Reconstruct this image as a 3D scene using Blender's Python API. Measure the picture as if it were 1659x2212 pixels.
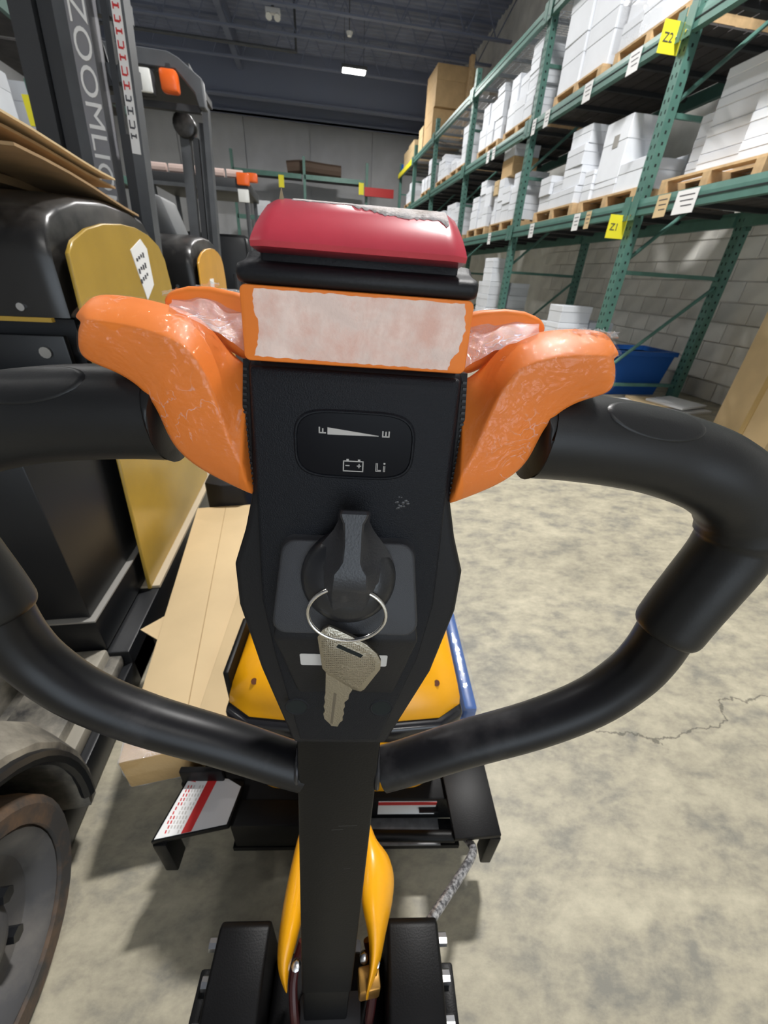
import bpy, bmesh, math, random
from mathutils import Vector, Matrix, noise as mnoise
random.seed(7)
PI = math.pi
for o in list(bpy.data.objects): bpy.data.objects.remove(o, do_unlink=True)
SC = bpy.context.scene
COL = SC.collection

# ------------------------------------------------------------------ camera
FPX = 855.0
cam_d = bpy.data.cameras.new('camera'); cam = bpy.data.objects.new('camera', cam_d); COL.objects.link(cam)
cam_d.sensor_fit = 'HORIZONTAL'; cam_d.sensor_width = 36.0; cam_d.lens = 36.0 * FPX / 1659.0
cam_d.clip_start = 0.01; cam_d.clip_end = 200
R = ((0.98665549, -0.03302194, 0.15943809), (-0.15370226, -0.5120114, 0.84511534), (0.05372677, -0.85834368, -0.5102544))
m = Matrix.Identity(4)
for i in range(3):
    m[i][0] = R[i][0]; m[i][1] = -R[i][1]; m[i][2] = -R[i][2]
m[0][3], m[1][3], m[2][3] = 0.0, 0.0, 1.10
cam.matrix_world = m
cam_d.dof.use_dof = True; cam_d.dof.focus_distance = 0.24; cam_d.dof.aperture_fstop = 20.0
SC.camera = cam

# ------------------------------------------------------------------ world, exposure
SC.view_settings.view_transform = 'Standard'; SC.view_settings.look = 'None'
SC.view_settings.exposure = 0.08; SC.view_settings.gamma = 1.0
SC.view_settings.use_curve_mapping = False
w = bpy.data.worlds.new('world'); SC.world = w; w.use_nodes = True
bg = w.node_tree.nodes['Background']; bg.inputs[0].default_value = (0.80, 0.90, 1.0, 1); bg.inputs[1].default_value = 3.0
LAMPS = [(1.25, 14.7, 180), (0.9, 9.2, 170), (1.60, 2.8, 370), (0.75, -3.9, 50), (-4.4, 12.0, 80), (-4.4, 6.5, 50), (-4.4, 1.0, 12)]   # x, y, watts
# added opening in the unseen wall behind the camera, lets in sky as front fill
FILL_OPENING = (-1.4, 2.6, 3.3)   # x0, x1, height
pd = bpy.data.lights.new('fill_opening_portal', 'AREA'); pd.shape = 'RECTANGLE'; pd.size = FILL_OPENING[1] - FILL_OPENING[0]; pd.size_y = FILL_OPENING[2]; pd.cycles.is_portal = True
po = bpy.data.objects.new('fill_opening_portal', pd); COL.objects.link(po); po.location = ((FILL_OPENING[0] + FILL_OPENING[1]) / 2, -5.0, FILL_OPENING[2] / 2); po.rotation_euler = (-PI / 2 + PI, 0, 0)

# ------------------------------------------------------------------ materials
MATS = {}
def mat(name, col, rough=0.5, metal=0.0, var=0.0, vscale=8.0, bump=0.0, bscale=60.0, spec=0.5, rand=0.0, dirt=None, dscale=4.0, dth=0.55, coat=0.0):
    if name in MATS: return MATS[name]
    m = bpy.data.materials.new(name); m.use_nodes = True
    nt = m.node_tree; b = nt.nodes['Principled BSDF']
    b.inputs['Roughness'].default_value = rough; b.inputs['Metallic'].default_value = metal
    b.inputs['Specular IOR Level'].default_value = spec; b.inputs['Coat Weight'].default_value = coat
    tc = nt.nodes.new('ShaderNodeTexCoord')
    src = None
    base = nt.nodes.new('ShaderNodeRGB'); base.outputs[0].default_value = (*col, 1); src = base.outputs[0]
    if var:
        n = nt.nodes.new('ShaderNodeTexNoise'); n.inputs['Scale'].default_value = vscale; n.inputs['Detail'].default_value = 6
        nt.links.new(tc.outputs['Object'], n.inputs['Vector'])
        mr = nt.nodes.new('ShaderNodeMapRange'); mr.inputs['From Min'].default_value = .3; mr.inputs['From Max'].default_value = .7
        mr.inputs['To Min'].default_value = 1 - var; mr.inputs['To Max'].default_value = 1 + var
        nt.links.new(n.outputs['Fac'], mr.inputs['Value'])
        hs = nt.nodes.new('ShaderNodeHueSaturation'); nt.links.new(src, hs.inputs['Color']); nt.links.new(mr.outputs[0], hs.inputs['Value'])
        src = hs.outputs[0]
    if rand:
        oi = nt.nodes.new('ShaderNodeObjectInfo')
        mr = nt.nodes.new('ShaderNodeMapRange'); mr.inputs['To Min'].default_value = 1 - rand; mr.inputs['To Max'].default_value = 1 + rand
        nt.links.new(oi.outputs['Random'], mr.inputs['Value'])
        hs = nt.nodes.new('ShaderNodeHueSaturation'); nt.links.new(src, hs.inputs['Color']); nt.links.new(mr.outputs[0], hs.inputs['Value'])
        src = hs.outputs[0]
    if dirt:
        n = nt.nodes.new('ShaderNodeTexNoise'); n.inputs['Scale'].default_value = dscale; n.inputs['Detail'].default_value = 8; n.inputs['Roughness'].default_value = .65
        nt.links.new(tc.outputs['Object'], n.inputs['Vector'])
        mr = nt.nodes.new('ShaderNodeMapRange'); mr.inputs['From Min'].default_value = dth - .1; mr.inputs['From Max'].default_value = dth + .12
        nt.links.new(n.outputs['Fac'], mr.inputs['Value'])
        mx = nt.nodes.new('ShaderNodeMix'); mx.data_type = 'RGBA'
        nt.links.new(mr.outputs[0], mx.inputs[0]); nt.links.new(src, mx.inputs[6]); mx.inputs[7].default_value = (*dirt, 1)
        src = mx.outputs[2]
    nt.links.new(src, b.inputs['Base Color'])
    if bump:
        n = nt.nodes.new('ShaderNodeTexNoise'); n.inputs['Scale'].default_value = bscale; n.inputs['Detail'].default_value = 3
        nt.links.new(tc.outputs['Object'], n.inputs['Vector'])
        bp = nt.nodes.new('ShaderNodeBump'); bp.inputs['Strength'].default_value = bump; bp.inputs['Distance'].default_value = .002
        nt.links.new(n.outputs['Fac'], bp.inputs['Height']); nt.links.new(bp.outputs[0], b.inputs['Normal'])
    MATS[name] = m
    return m

def emis(name, col, s):
    m = bpy.data.materials.new(name); m.use_nodes = True; b = m.node_tree.nodes['Principled BSDF']
    b.inputs['Base Color'].default_value = (.8, .8, .8, 1)
    b.inputs['Emission Color'].default_value = (*col, 1); b.inputs['Emission Strength'].default_value = s
    return m

def film_mat(name, haze=.05, crease=.55, scale=60.0, glo=.10):
    """clear cling film: mostly see-through, glossy, with pale creases"""
    m = bpy.data.materials.new(name); m.use_nodes = True; nt = m.node_tree; N = nt.nodes.new; L = nt.links.new
    nt.nodes.remove(nt.nodes['Principled BSDF']); out = nt.nodes['Material Output']
    tr = N('ShaderNodeBsdfTransparent'); gl = N('ShaderNodeBsdfGlossy'); gl.inputs['Roughness'].default_value = .07
    df = N('ShaderNodeBsdfDiffuse'); df.inputs['Color'].default_value = (.9, .9, .92, 1)
    tc = N('ShaderNodeTexCoord')
    def nz(s, det, dist):
        n = N('ShaderNodeTexNoise'); n.inputs['Scale'].default_value = s; n.inputs['Detail'].default_value = det; n.inputs['Distortion'].default_value = dist
        L(tc.outputs['Object'], n.inputs['Vector']); return n
    def mrange(src, a, b, c, d):
        r = N('ShaderNodeMapRange'); r.interpolation_type = 'SMOOTHSTEP'; L(src, r.inputs['Value'])
        for i, v in enumerate((a, b, c, d)): r.inputs[i + 1].default_value = v
        return r.outputs[0]
    n1 = nz(scale, 3, 1.2); n2 = nz(scale * .4, 2, .3); n3 = nz(scale * 3.2, 4, 1.0)
    s1 = N('ShaderNodeMath'); s1.operation = 'SUBTRACT'; L(n1.outputs['Fac'], s1.inputs[0]); s1.inputs[1].default_value = .5
    s2 = N('ShaderNodeMath'); s2.operation = 'ABSOLUTE'; L(s1.outputs[0], s2.inputs[0])
    line = mrange(s2.outputs[0], 0, .016, 1, 0); patch = mrange(n2.outputs['Fac'], .50, .60, 0, 1)  # pale lines paint the light that film creases catch
    mu = N('ShaderNodeMath'); mu.operation = 'MULTIPLY'; L(line, mu.inputs[0]); L(patch, mu.inputs[1])
    hz = N('ShaderNodeMath'); hz.operation = 'MULTIPLY_ADD'; L(mu.outputs[0], hz.inputs[0]); hz.inputs[1].default_value = crease; hz.inputs[2].default_value = haze
    bp = N('ShaderNodeBump'); bp.inputs['Strength'].default_value = 1.0; bp.inputs['Distance'].default_value = .0035
    ad = N('ShaderNodeMath'); ad.operation = 'MULTIPLY_ADD'; L(n3.outputs['Fac'], ad.inputs[0]); ad.inputs[1].default_value = .35; L(n1.outputs['Fac'], ad.inputs[2])
    L(ad.outputs[0], bp.inputs['Height']); L(bp.outputs[0], gl.inputs['Normal'])
    m1 = N('ShaderNodeMixShader'); m1.inputs[0].default_value = glo; L(tr.outputs[0], m1.inputs[1]); L(gl.outputs[0], m1.inputs[2])
    m2 = N('ShaderNodeMixShader'); L(hz.outputs[0], m2.inputs[0]); L(m1.outputs[0], m2.inputs[1]); L(df.outputs[0], m2.inputs[2])
    L(m2.outputs[0], out.inputs['Surface'])
    MATS[name] = m
    return m

def floor_mat():
    m = bpy.data.materials.new('worn_concrete'); m.use_nodes = True; nt = m.node_tree; b = nt.nodes['Principled BSDF']
    L = nt.links.new; N = nt.nodes.new
    tc = N('ShaderNodeTexCoord')
    mp = N('ShaderNodeMapping'); L(tc.outputs['Object'], mp.inputs[0]); mp.inputs['Rotation'].default_value = (0, 0, .35); mp.inputs['Scale'].default_value = (1.0, 1.7, 1)
    def nz(scale, det, rough=.6, dist=0.0):
        n = N('ShaderNodeTexNoise'); n.inputs['Scale'].default_value = scale; n.inputs['Detail'].default_value = det; n.inputs['Roughness'].default_value = rough; n.inputs['Distortion'].default_value = dist
        L(mp.outputs[0], n.inputs['Vector']); return n
    n1 = nz(8.0, 7, .66, .15); n2 = nz(30.0, 6, .7); n3 = nz(1.1, 4)
    cr = N('ShaderNodeValToRGB'); e = cr.color_ramp.elements
    e[0].position = .33; e[0].color = (.235, .225, .19, 1); e[1].position = .70; e[1].color = (.53, .485, .362, 1)
    k = cr.color_ramp.elements.new(.5); k.color = (.39, .355, .268, 1)
    ad = N('ShaderNodeMath'); ad.operation = 'MULTIPLY_ADD'; L(n2.outputs['Fac'], ad.inputs[0]); ad.inputs[1].default_value = .35
    sb = N('ShaderNodeMath'); sb.operation = 'MULTIPLY_ADD'; L(n1.outputs['Fac'], sb.inputs[0]); sb.inputs[1].default_value = .9; sb.inputs[2].default_value = -.13
    L(sb.outputs[0], ad.inputs[2]); L(ad.outputs[0], cr.inputs[0])
    # a hairline crack wandering across the slab
    sx = N('ShaderNodeSeparateXYZ'); L(tc.outputs['Object'], sx.inputs[0])
    nc = N('ShaderNodeTexNoise'); nc.inputs['Scale'].default_value = 2.6; nc.inputs['Detail'].default_value = 7; nc.inputs['Roughness'].default_value = .62; L(tc.outputs['Object'], nc.inputs['Vector'])
    a1 = N('ShaderNodeMath'); a1.operation = 'MULTIPLY_ADD'; L(nc.outputs['Fac'], a1.inputs[0]); a1.inputs[1].default_value = .34; a1.inputs[2].default_value = .37 - 7.15
    a2 = N('ShaderNodeMath'); a2.operation = 'SUBTRACT'; L(sx.outputs['Y'], a2.inputs[0]); L(a1.outputs[0], a2.inputs[1])
    a3 = N('ShaderNodeMath'); a3.operation = 'ABSOLUTE'; L(a2.outputs[0], a3.inputs[0])
    a4 = N('ShaderNodeMapRange'); a4.inputs['From Min'].default_value = .0012; a4.inputs['From Max'].default_value = .0045; a4.inputs['To Min'].default_value = .75; a4.inputs['To Max'].default_value = 0
    L(a3.outputs[0], a4.inputs['Value'])
    xm = N('ShaderNodeMapRange'); xm.inputs['From Min'].default_value = 1.35; xm.inputs['From Max'].default_value = 1.5; L(sx.outputs['X'], xm.inputs['Value'])
    am = N('ShaderNodeMath'); am.operation = 'MULTIPLY'; L(a4.outputs[0], am.inputs[0]); L(xm.outputs[0], am.inputs[1])
    mx = N('ShaderNodeMix'); mx.data_type = 'RGBA'; L(am.outputs[0], mx.inputs[0]); L(cr.outputs[0], mx.inputs[6]); mx.inputs[7].default_value = (.09, .085, .07, 1)
    hs = N('ShaderNodeHueSaturation'); L(mx.outputs[2], hs.inputs['Color'])
    mr = N('ShaderNodeMapRange'); L(n3.outputs['Fac'], mr.inputs['Value']); mr.inputs['From Min'].default_value = .3; mr.inputs['From Max'].default_value = .7; mr.inputs['To Min'].default_value = .86; mr.inputs['To Max'].default_value = 1.1
    L(mr.outputs[0], hs.inputs['Value']); L(hs.outputs[0], b.inputs['Base Color'])
    b.inputs['Roughness'].default_value = .5; b.inputs['Specular IOR Level'].default_value = .3
    bp = N('ShaderNodeBump'); bp.inputs['Strength'].default_value = .12; bp.inputs['Distance'].default_value = .004
    L(n2.outputs['Fac'], bp.inputs['Height']); L(bp.outputs[0], b.inputs['Normal'])
    return m

def residue_mat():
    """torn paper backing left by a peeled sticker"""
    return mat('paper_residue', (.86, .67, .60), .85, var=.10, vscale=90, bump=.25, bscale=400, dirt=(.80, .50, .42), dscale=55, dth=.55)

M_black = mat('black_moulded_plastic', (.009, .0095, .012), .5, bump=.10, bscale=900, spec=.3)
M_panel = mat('fine_textured_black', (.0085, .0098, .0135), .5, bump=.3, bscale=1600, spec=.22)
M_gloss = mat('gloss_black_lens', (.004, .004, .006), .25, spec=.10)
M_grip = mat('foam_grip_black', (.009, .0095, .0105), .42, bump=.04, bscale=900, spec=.4)
M_tube = mat('black_painted_tube', (.006, .006, .0075), .36, spec=.35, var=.3, vscale=12, dirt=(.05, .048, .05), dscale=9, dth=.66)
M_blackmetal = mat('black_powder_coat', (.0035, .0035, .004), .45, spec=.2, bump=.1, bscale=500)
M_orange = mat('orange_plastic', (.86, .225, .032), .5, var=.06, vscale=30, spec=.3)
M_red = mat('red_plastic', (.56, .046, .072), .30, var=.10, vscale=25, coat=.3)
M_residue = residue_mat()
M_yellow = mat('yellow_cover', (.90, .40, .006), .30)
M_ochre = mat('ochre_panel', (.42, .27, .045), .26, var=.10, vscale=5)
M_ochre2 = mat('amber_panel', (.62, .31, .03), .3, var=.10, vscale=5)
M_chrome = mat('bright_steel', (.75, .73, .70), .18, 1.0)
M_nickel = mat('nickel_key', (.42, .385, .32), .30, 1.0, bump=.2, bscale=900)
M_white = mat('white_paper', (.78, .78, .78), .7)
M_print = mat('light_grey_print', (.50, .48, .46), .6)
M_redprint = mat('red_print', (.55, .02, .02), .5)
M_darkprint = mat('dark_print', (.05, .05, .06), .6)
M_carton = mat('white_carton', (.74, .77, .82), .62, var=.05, vscale=3, rand=.08)
M_card = mat('brown_cardboard', (.56, .38, .19), .75, var=.08, vscale=7)
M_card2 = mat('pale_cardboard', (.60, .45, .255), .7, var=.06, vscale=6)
M_wood = mat('pallet_wood', (.56, .38, .20), .8, var=.16, vscale=14, rand=.12)
M_green = mat('rack_green', (.075, .175, .145), .42, var=.12, vscale=10)
M_hole = mat('slot_shadow', (.006, .010, .010), .9)  # dark tone painted for the shade inside slots, grooves and recesses
M_board = mat('dark_deck_board', (.055, .05, .05), .8, var=.35, vscale=5)
M_wire = mat('zinc_wire', (.30, .32, .34), .4, .6)
M_block = mat('painted_block', (.76, .75, .71), .8, var=.14, vscale=3, rand=.06, bump=.3, bscale=80)
M_wallp = mat('tilt_up_concrete', (.55, .56, .58), .85, var=.10, vscale=1.2, rand=.04)
M_dark_ceil = mat('dark_steel_deck', (.24, .27, .37), .7, var=.15, vscale=2)
M_joist = mat('grey_joist_paint', (.19, .215, .30), .6)
M_dust = mat('dusty_grey_paint', (.035, .034, .033), .6, dirt=(.30, .275, .225), dscale=5, dth=.47)
M_plastic_dk = mat('charcoal_hood', (.013, .0125, .0125), .30, dirt=(.07, .066, .062), dscale=4, dth=.62)
M_bodydk = mat('black_body_steel', (.008, .009, .011), .35, spec=.4)
M_mast = mat('mast_grey', (.075, .080, .088), .45, var=.2, vscale=6)
M_mastdk = mat('mast_dark', (.030, .032, .036), .5)
M_mast_l = mat('mast_label_grey', (.22, .22, .24), .45)
M_tyre = mat('worn_tyre', (.045, .042, .040), .75, dirt=(.17, .10, .055), dscale=9, dth=.54)
M_rim = mat('grey_rim', (.075, .075, .08), .5, dirt=(.15, .14, .13), dscale=6, dth=.56)
M_blue = mat('blue_plastic', (.012, .09, .34), .3, var=.2, vscale=9)
M_bluebin = mat('blue_bin', (.008, .075, .30), .45)
M_sign = mat('sign_yellow', (.80, .72, .03), .6)
M_amber = mat('amber_lens', (.85, .14, .02), .25)
M_clear = mat('clear_lens', (.75, .76, .74), .12)
M_pink = mat('pale_roll', (.66, .50, .45), .7)
M_redbeam = mat('red_beam', (.42, .02, .02), .5)
M_sleeve = mat('braided_sleeve', (.10, .10, .11), .35, .5, dirt=(.6, .6, .62), dscale=160, dth=.52)
M_zinc = mat('zinc_bolt', (.65, .66, .68), .25, 1.0)
M_film = film_mat('cling_film', .008, .28, 60.0, .045)
M_bridge = film_mat('loose_film', .20, .6, 90.0, .2)
M_wrap = film_mat('pallet_wrap', .05, .4, 8.0, .10)
M_glow = emis('led_lens', (1.0, .98, .92), 30)

# ------------------------------------------------------------------ builders
WM = {}
def V(*a): return Vector(a)

def bm_new(): return bmesh.new()

def add_box(bm, x0, x1, y0, y1, z0, z1, M=None):
    vs = [bm.verts.new((x, y, z)) for x in (x0, x1) for y in (y0, y1) for z in (z0, z1)]
    if M is not None:
        for v in vs: v.co = M @ v.co
    for q in ((0, 1, 3, 2), (4, 6, 7, 5), (0, 4, 5, 1), (2, 3, 7, 6), (0, 2, 6, 4), (1, 5, 7, 3)):
        bm.faces.new([vs[i] for i in q])
    return vs

def loft(bm, rings, cap0=True, cap1=True, closed=True):
    R_ = [[bm.verts.new(p) for p in r] for r in rings]
    n = len(R_[0])
    for a, b in zip(R_[:-1], R_[1:]):
        for i in range(n if closed else n - 1):
            j = (i + 1) % n
            bm.faces.new((a[i], a[j], b[j], b[i]))
    if closed and cap0: bm.faces.new(R_[0][::-1])
    if closed and cap1: bm.faces.new(R_[-1])
    return R_

def prism(bm, poly, f0, f1):
    """poly: list of 2-d points; f0/f1 map a point to 3-d at each end"""
    return loft(bm, [[f0(p) for p in poly], [f1(p) for p in poly]])

def smooth_path(pts, k=6):
    """Catmull-Rom"""
    out = []
    P = [Vector(p) for p in pts]; n = len(P)
    for i in range(n - 1):
        p0 = P[max(i - 1, 0)]; p1 = P[i]; p2 = P[i + 1]; p3 = P[min(i + 2, n - 1)]
        for j in range(k):
            t = j / k
            out.append(.5 * ((2 * p1) + (p2 - p0) * t + (2 * p0 - 5 * p1 + 4 * p2 - p3) * t * t + (3 * p1 - p0 - 3 * p2 + p3) * t ** 3))
    out.append(P[-1])
    return out

def tube(bm, pts, r, n=16, caps=True):
    pts = [Vector(p) for p in pts]
    rs = r if isinstance(r, (list, tuple)) else [r] * len(pts)
    t0 = (pts[1] - pts[0]).normalized()
    up = Vector((0, 0, 1)) if abs(t0.z) < .9 else Vector((1, 0, 0))
    a = t0.cross(up).normalized()
    rings = []
    for i, p in enumerate(pts):
        t = (pts[min(i + 1, len(pts) - 1)] - pts[max(i - 1, 0)]).normalized()
        a = (a - t * a.dot(t)).normalized(); b = t.cross(a)
        rings.append([p + (a * math.cos(2 * PI * k / n) + b * math.sin(2 * PI * k / n)) * rs[i] for k in range(n)])
    return loft(bm, rings, caps, caps)

def cyl(bm, p0, p1, r, n=16): return tube(bm, [p0, p1], r, n)

def obj(name, bm, m, parent=None, bevel=0.0, seg=2, smooth=False, sub=0, ang=35):
    bmesh.ops.recalc_face_normals(bm, faces=bm.faces)
    if bevel:
        bmesh.ops.bevel(bm, geom=[e for e in bm.edges if e.is_manifold and e.calc_face_angle(0) > math.radians(20)], offset=bevel, segments=seg, affect='EDGES', profile=.5, clamp_overlap=True)
    co = [v.co for v in bm.verts]
    lo = Vector((min(c.x for c in co), min(c.y for c in co), min(c.z for c in co))); hi = Vector((max(c.x for c in co), max(c.y for c in co), max(c.z for c in co)))
    c = (lo + hi) / 2
    if parent is None: c.z = lo.z
    for v in bm.verts: v.co -= c
    me = bpy.data.meshes.new(name); bm.to_mesh(me); bm.free()
    me.materials.append(m)
    o = bpy.data.objects.new(name, me); COL.objects.link(o)
    Mw = Matrix.Translation(c); WM[o.name] = Mw
    if parent is not None:
        o.parent = parent; o.matrix_local = WM[parent.name].inverted() @ Mw
    else: o.matrix_world = Mw
    if smooth or bevel or sub:
        for p in me.polygons: p.use_smooth = True
        if sub:
            md = o.modifiers.new('sub', 'SUBSURF'); md.levels = sub; md.render_levels = sub
        else:
            me.set_sharp_from_angle(angle=math.radians(ang)) if hasattr(me, 'set_sharp_from_angle') else None
    return o

def tag(o, label, cat, group=None):
    o['label'] = label; o['category'] = cat
    if group: o['group'] = group
    return o

def thing(name, label, cat, loc, rz=0, group=None):
    o = bpy.data.objects.new(name, None); COL.objects.link(o)
    Mw = Matrix.Translation(loc) @ Matrix.Rotation(rz, 4, 'Z'); o.matrix_world = Mw; WM[o.name] = Mw
    o.empty_display_size = .1
    return tag(o, label, cat, group)

def struct(o): o['kind'] = 'structure'; return o

def dup(root, delta, label=None, group=None, rz=None):
    r = root.copy(); COL.objects.link(r)
    Mw = Matrix.Translation(delta) @ WM[root.name]; r.matrix_world = Mw; WM[r.name] = Mw
    if label: r['label'] = label
    if group: r['group'] = group
    for ch in root.children:
        c = ch.copy(); COL.objects.link(c); c.parent = r
        for g in ch.children:
            d = g.copy(); COL.objects.link(d); d.parent = c
    return r

def part_at(src, parent, Mw):
    """copy of a part (shared mesh) at a world matrix"""
    o = src.copy(); COL.objects.link(o); o.parent = parent; o.matrix_local = WM[parent.name].inverted() @ Mw; WM[o.name] = Mw
    return o

def text_bm(s, size, depth=.0006, fat=0.0):
    cu = bpy.data.curves.new('t', 'FONT'); cu.body = s; cu.size = size; cu.extrude = depth; cu.offset = fat; cu.resolution_u = 4
    cu.align_x = 'CENTER'; cu.align_y = 'CENTER'
    o = bpy.data.objects.new('t', cu); COL.objects.link(o)
    dg = bpy.context.evaluated_depsgraph_get(); dg.update()
    me = bpy.data.meshes.new_from_object(o.evaluated_get(dg))
    bm = bmesh.new(); bm.from_mesh(me)
    bpy.data.objects.remove(o, do_unlink=True); bpy.data.curves.remove(cu); bpy.data.meshes.remove(me)
    return bm

def frame(o_, x_, y_):
    """matrix with origin o_, x axis x_, y axis y_"""
    x_ = Vector(x_).normalized(); y_ = Vector(y_); y_ = (y_ - x_ * y_.dot(x_)).normalized(); z_ = x_.cross(y_)
    M = Matrix.Identity(4)
    for i in range(3): M[i][0] = x_[i]; M[i][1] = y_[i]; M[i][2] = z_[i]; M[i][3] = o_[i]
    return M

def xform(bm, M):
    bmesh.ops.transform(bm, matrix=M, verts=bm.verts); return bm

ORD = ['first', 'second', 'third', 'fourth', 'fifth', 'sixth', 'seventh', 'eighth', 'ninth', 'tenth', 'eleventh', 'twelfth', 'thirteenth', 'fourteenth', 'fifteenth', 'sixteenth']

# ================================================================== THE BUILDING
CEIL_Z = 6.7
bm = bm_new(); add_box(bm, -7.0, 4.8, -6.0, 20.3, -.2, 0); struct(obj('floor', bm, floor_mat()))
bm = bm_new()
n = 100  # ribbed deck
prof = []
y = -6.0
while y < 20.3:
    prof += [(y, CEIL_Z), (y + .09, CEIL_Z), (y + .11, CEIL_Z + .04), (y + .19, CEIL_Z + .04)]; y += .21
prof = prof + [(prof[-1][0], CEIL_Z + .15), (-6.0, CEIL_Z + .15)]
prism(bm, prof, lambda p: (-7.0, p[0], p[1]), lambda p: (4.9, p[0], p[1])); struct(obj('ceiling', bm, M_dark_ceil))
# open-web joists across the hall
def joist(y, zb=5.95):
    bm = bm_new()
    add_box(bm, -7.0, 4.8, y - .05, y + .05, zb, zb + .035)
    add_box(bm, -7.0, 4.8, y - .05, y + .05, CEIL_Z - .05, CEIL_Z)
    x = -7.0; up = True
    while x < 4.4:
        tube(bm, [(x, y, zb + .02 if up else CEIL_Z - .04), (x + .38, y, CEIL_Z - .04 if up else zb + .02)], .014, 6); x += .38; up = not up
    struct(obj('ceiling_joist', bm, M_joist))
for y in (2.2, 4.0, 5.8, 7.6, 9.4, 11.2, 13.0, 14.25, 15.9): joist(y)
bm = bm_new(); add_box(bm, -7.0, 4.8, 19.0, 19.25, 5.62, CEIL_Z); add_box(bm, -7.0, 4.8, 18.9, 19.35, 5.62, 5.66); struct(obj('ceiling_girder', bm, M_joist))
bm = bm_new(); add_box(bm, -7.0, 4.8, 17.5, 17.6, 5.66, CEIL_Z); add_box(bm, -7.0, 4.8, 17.42, 17.68, 5.62, 5.66); struct(obj('ceiling_girder', bm, M_joist))
bm = bm_new(); add_box(bm, -2.0, -1.85, -6, 20, 6.2, CEIL_Z); struct(obj('ceiling_beam', bm, M_joist))
# sprinkler pipe under the joists
t = thing('sprinkler_pipe', 'thin grey sprinkler pipe hung under the ceiling joists with an upright branch', 'pipe', (-2, 14.57, 5.77))
bm = bm_new(); tube(bm, [(-6.5, 14.57, 5.80), (-.21, 14.57, 5.80)], .035, 10); obj('main_pipe', bm, M_mast, t, smooth=True)
bm = bm_new(); tube(bm, [(-.21, 14.57, 5.78), (-.21, 14.57, CEIL_Z)], .03, 10); obj('branch_pipe', bm, M_mast, t, smooth=True)
t = thing('ceiling_fixture', 'small unlit white fixture under the dark ceiling near the top edge', 'fixture', (-.66, 13.36, 5.88))
bm = bm_new(); add_box(bm, -.82, -.50, 13.30, 13.42, 5.93, 6.02); obj('housing', bm, M_white, t, .01)
for dx in (-.75, -.57):
    bm = bm_new(); tube(bm, [(dx, 13.36, 5.95), (dx, 13.28, 5.86)], [.03, .07], 12); obj('lamp_head', bm, M_clear, t, smooth=True)
bm = bm_new(); add_box(bm, -.69, -.63, 13.33, 13.39, 6.02, CEIL_Z); obj('hanger', bm, M_mast, t)
t = thing('ceiling_sensor', 'tiny pale sensor hanging from the ceiling behind the glowing lamp', 'sensor', (1.05, 13.7, 5.9))
bm = bm_new(); tube(bm, [(1.05, 13.7, 5.9), (1.05, 13.7, 5.97)], [.05, .08], 12); obj('body', bm, M_white, t, smooth=True)
bm = bm_new(); tube(bm, [(1.05, 13.7, 5.97), (1.05, 13.7, CEIL_Z)], .012, 8); obj('stem', bm, M_mast, t, smooth=True)

# walls
wr = bm_new(); add_box(wr, 4.78, 4.95, -6, 20.3, 0, CEIL_Z + .1); wall_r = struct(obj('wall_right', wr, M_block))
proto = None
for r_ in range(11):
    for c_ in range(13):
        y0 = 3.35 + c_ * .42 + (.21 if r_ % 2 else 0); z0 = .005 + r_ * .212
        Mw = Matrix.Translation((4.768, y0 + .205, z0 + .10))
        if proto is None:
            bm = bm_new(); add_box(bm, 4.753, 4.785, y0, y0 + .41, z0, z0 + .202); proto = obj('block', bm, M_block, wall_r, .003, 1)
        else: part_at(proto, wall_r, Mw)
bm = bm_new(); add_box(bm, -7.0, 4.9, 20.2, 20.4, 0, CEIL_Z + .1); wall_b = struct(obj('wall_back', bm, M_wallp))
for i in range(5):
    x0 = -7.0 + i * 2.36
    bm = bm_new(); add_box(bm, x0 + .015, x0 + 2.345, 20.14, 20.22, 0, CEIL_Z); obj('wall_panel', bm, M_wallp, wall_b)
bm = bm_new(); add_box(bm, -7.2, -7.0, -6, 20.3, 0, CEIL_Z + .1); struct(obj('wall_left', bm, M_wallp))
bm = bm_new(); add_box(bm, -7.2, FILL_OPENING[0], -5.2, -5.0, 0, CEIL_Z + .1); add_box(bm, FILL_OPENING[1], 4.9, -5.2, -5.0, 0, CEIL_Z + .1); add_box(bm, FILL_OPENING[0], FILL_OPENING[1], -5.2, -5.0, FILL_OPENING[2], CEIL_Z + .1); struct(obj('wall_front', bm, mat('white_painted_wall', (.74, .75, .77), .8, var=.05, vscale=1.5)))  # unseen wall; its opening is added to light the handle front

# LED high-bay lamps: each is a real fixture with its own light
def lamp(x, y, watts, label):
    z = 5.62
    t = thing('high_bay_lamp', label, 'lamp', (x, y, z), 0, 'LED high-bay lamps under the ceiling')
    bm = bm_new(); add_box(bm, x - .33, x + .33, y - .16, y + .16, z + .03, z + .10); obj('housing', bm, M_mast, t, .01)
    bm = bm_new(); add_box(bm, x - .29, x + .29, y - .13, y + .13, z + .012, z + .032); obj('lens', bm, M_glow, t)
    for s in (-.25, .25):
        bm = bm_new(); tube(bm, [(x + s, y, z + .1), (x + s, y, CEIL_Z)], .006, 6); obj('hanger', bm, M_mast, t)
    ld = bpy.data.lights.new('led', 'AREA'); ld.shape = 'RECTANGLE'; ld.size = .56; ld.size_y = .24; ld.energy = watts; ld.color = (1.0, .98, .955)
    lo = bpy.data.objects.new('led', ld); COL.objects.link(lo); lo.parent = t; lo.matrix_local = Matrix.Translation((0, 0, .005))
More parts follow.
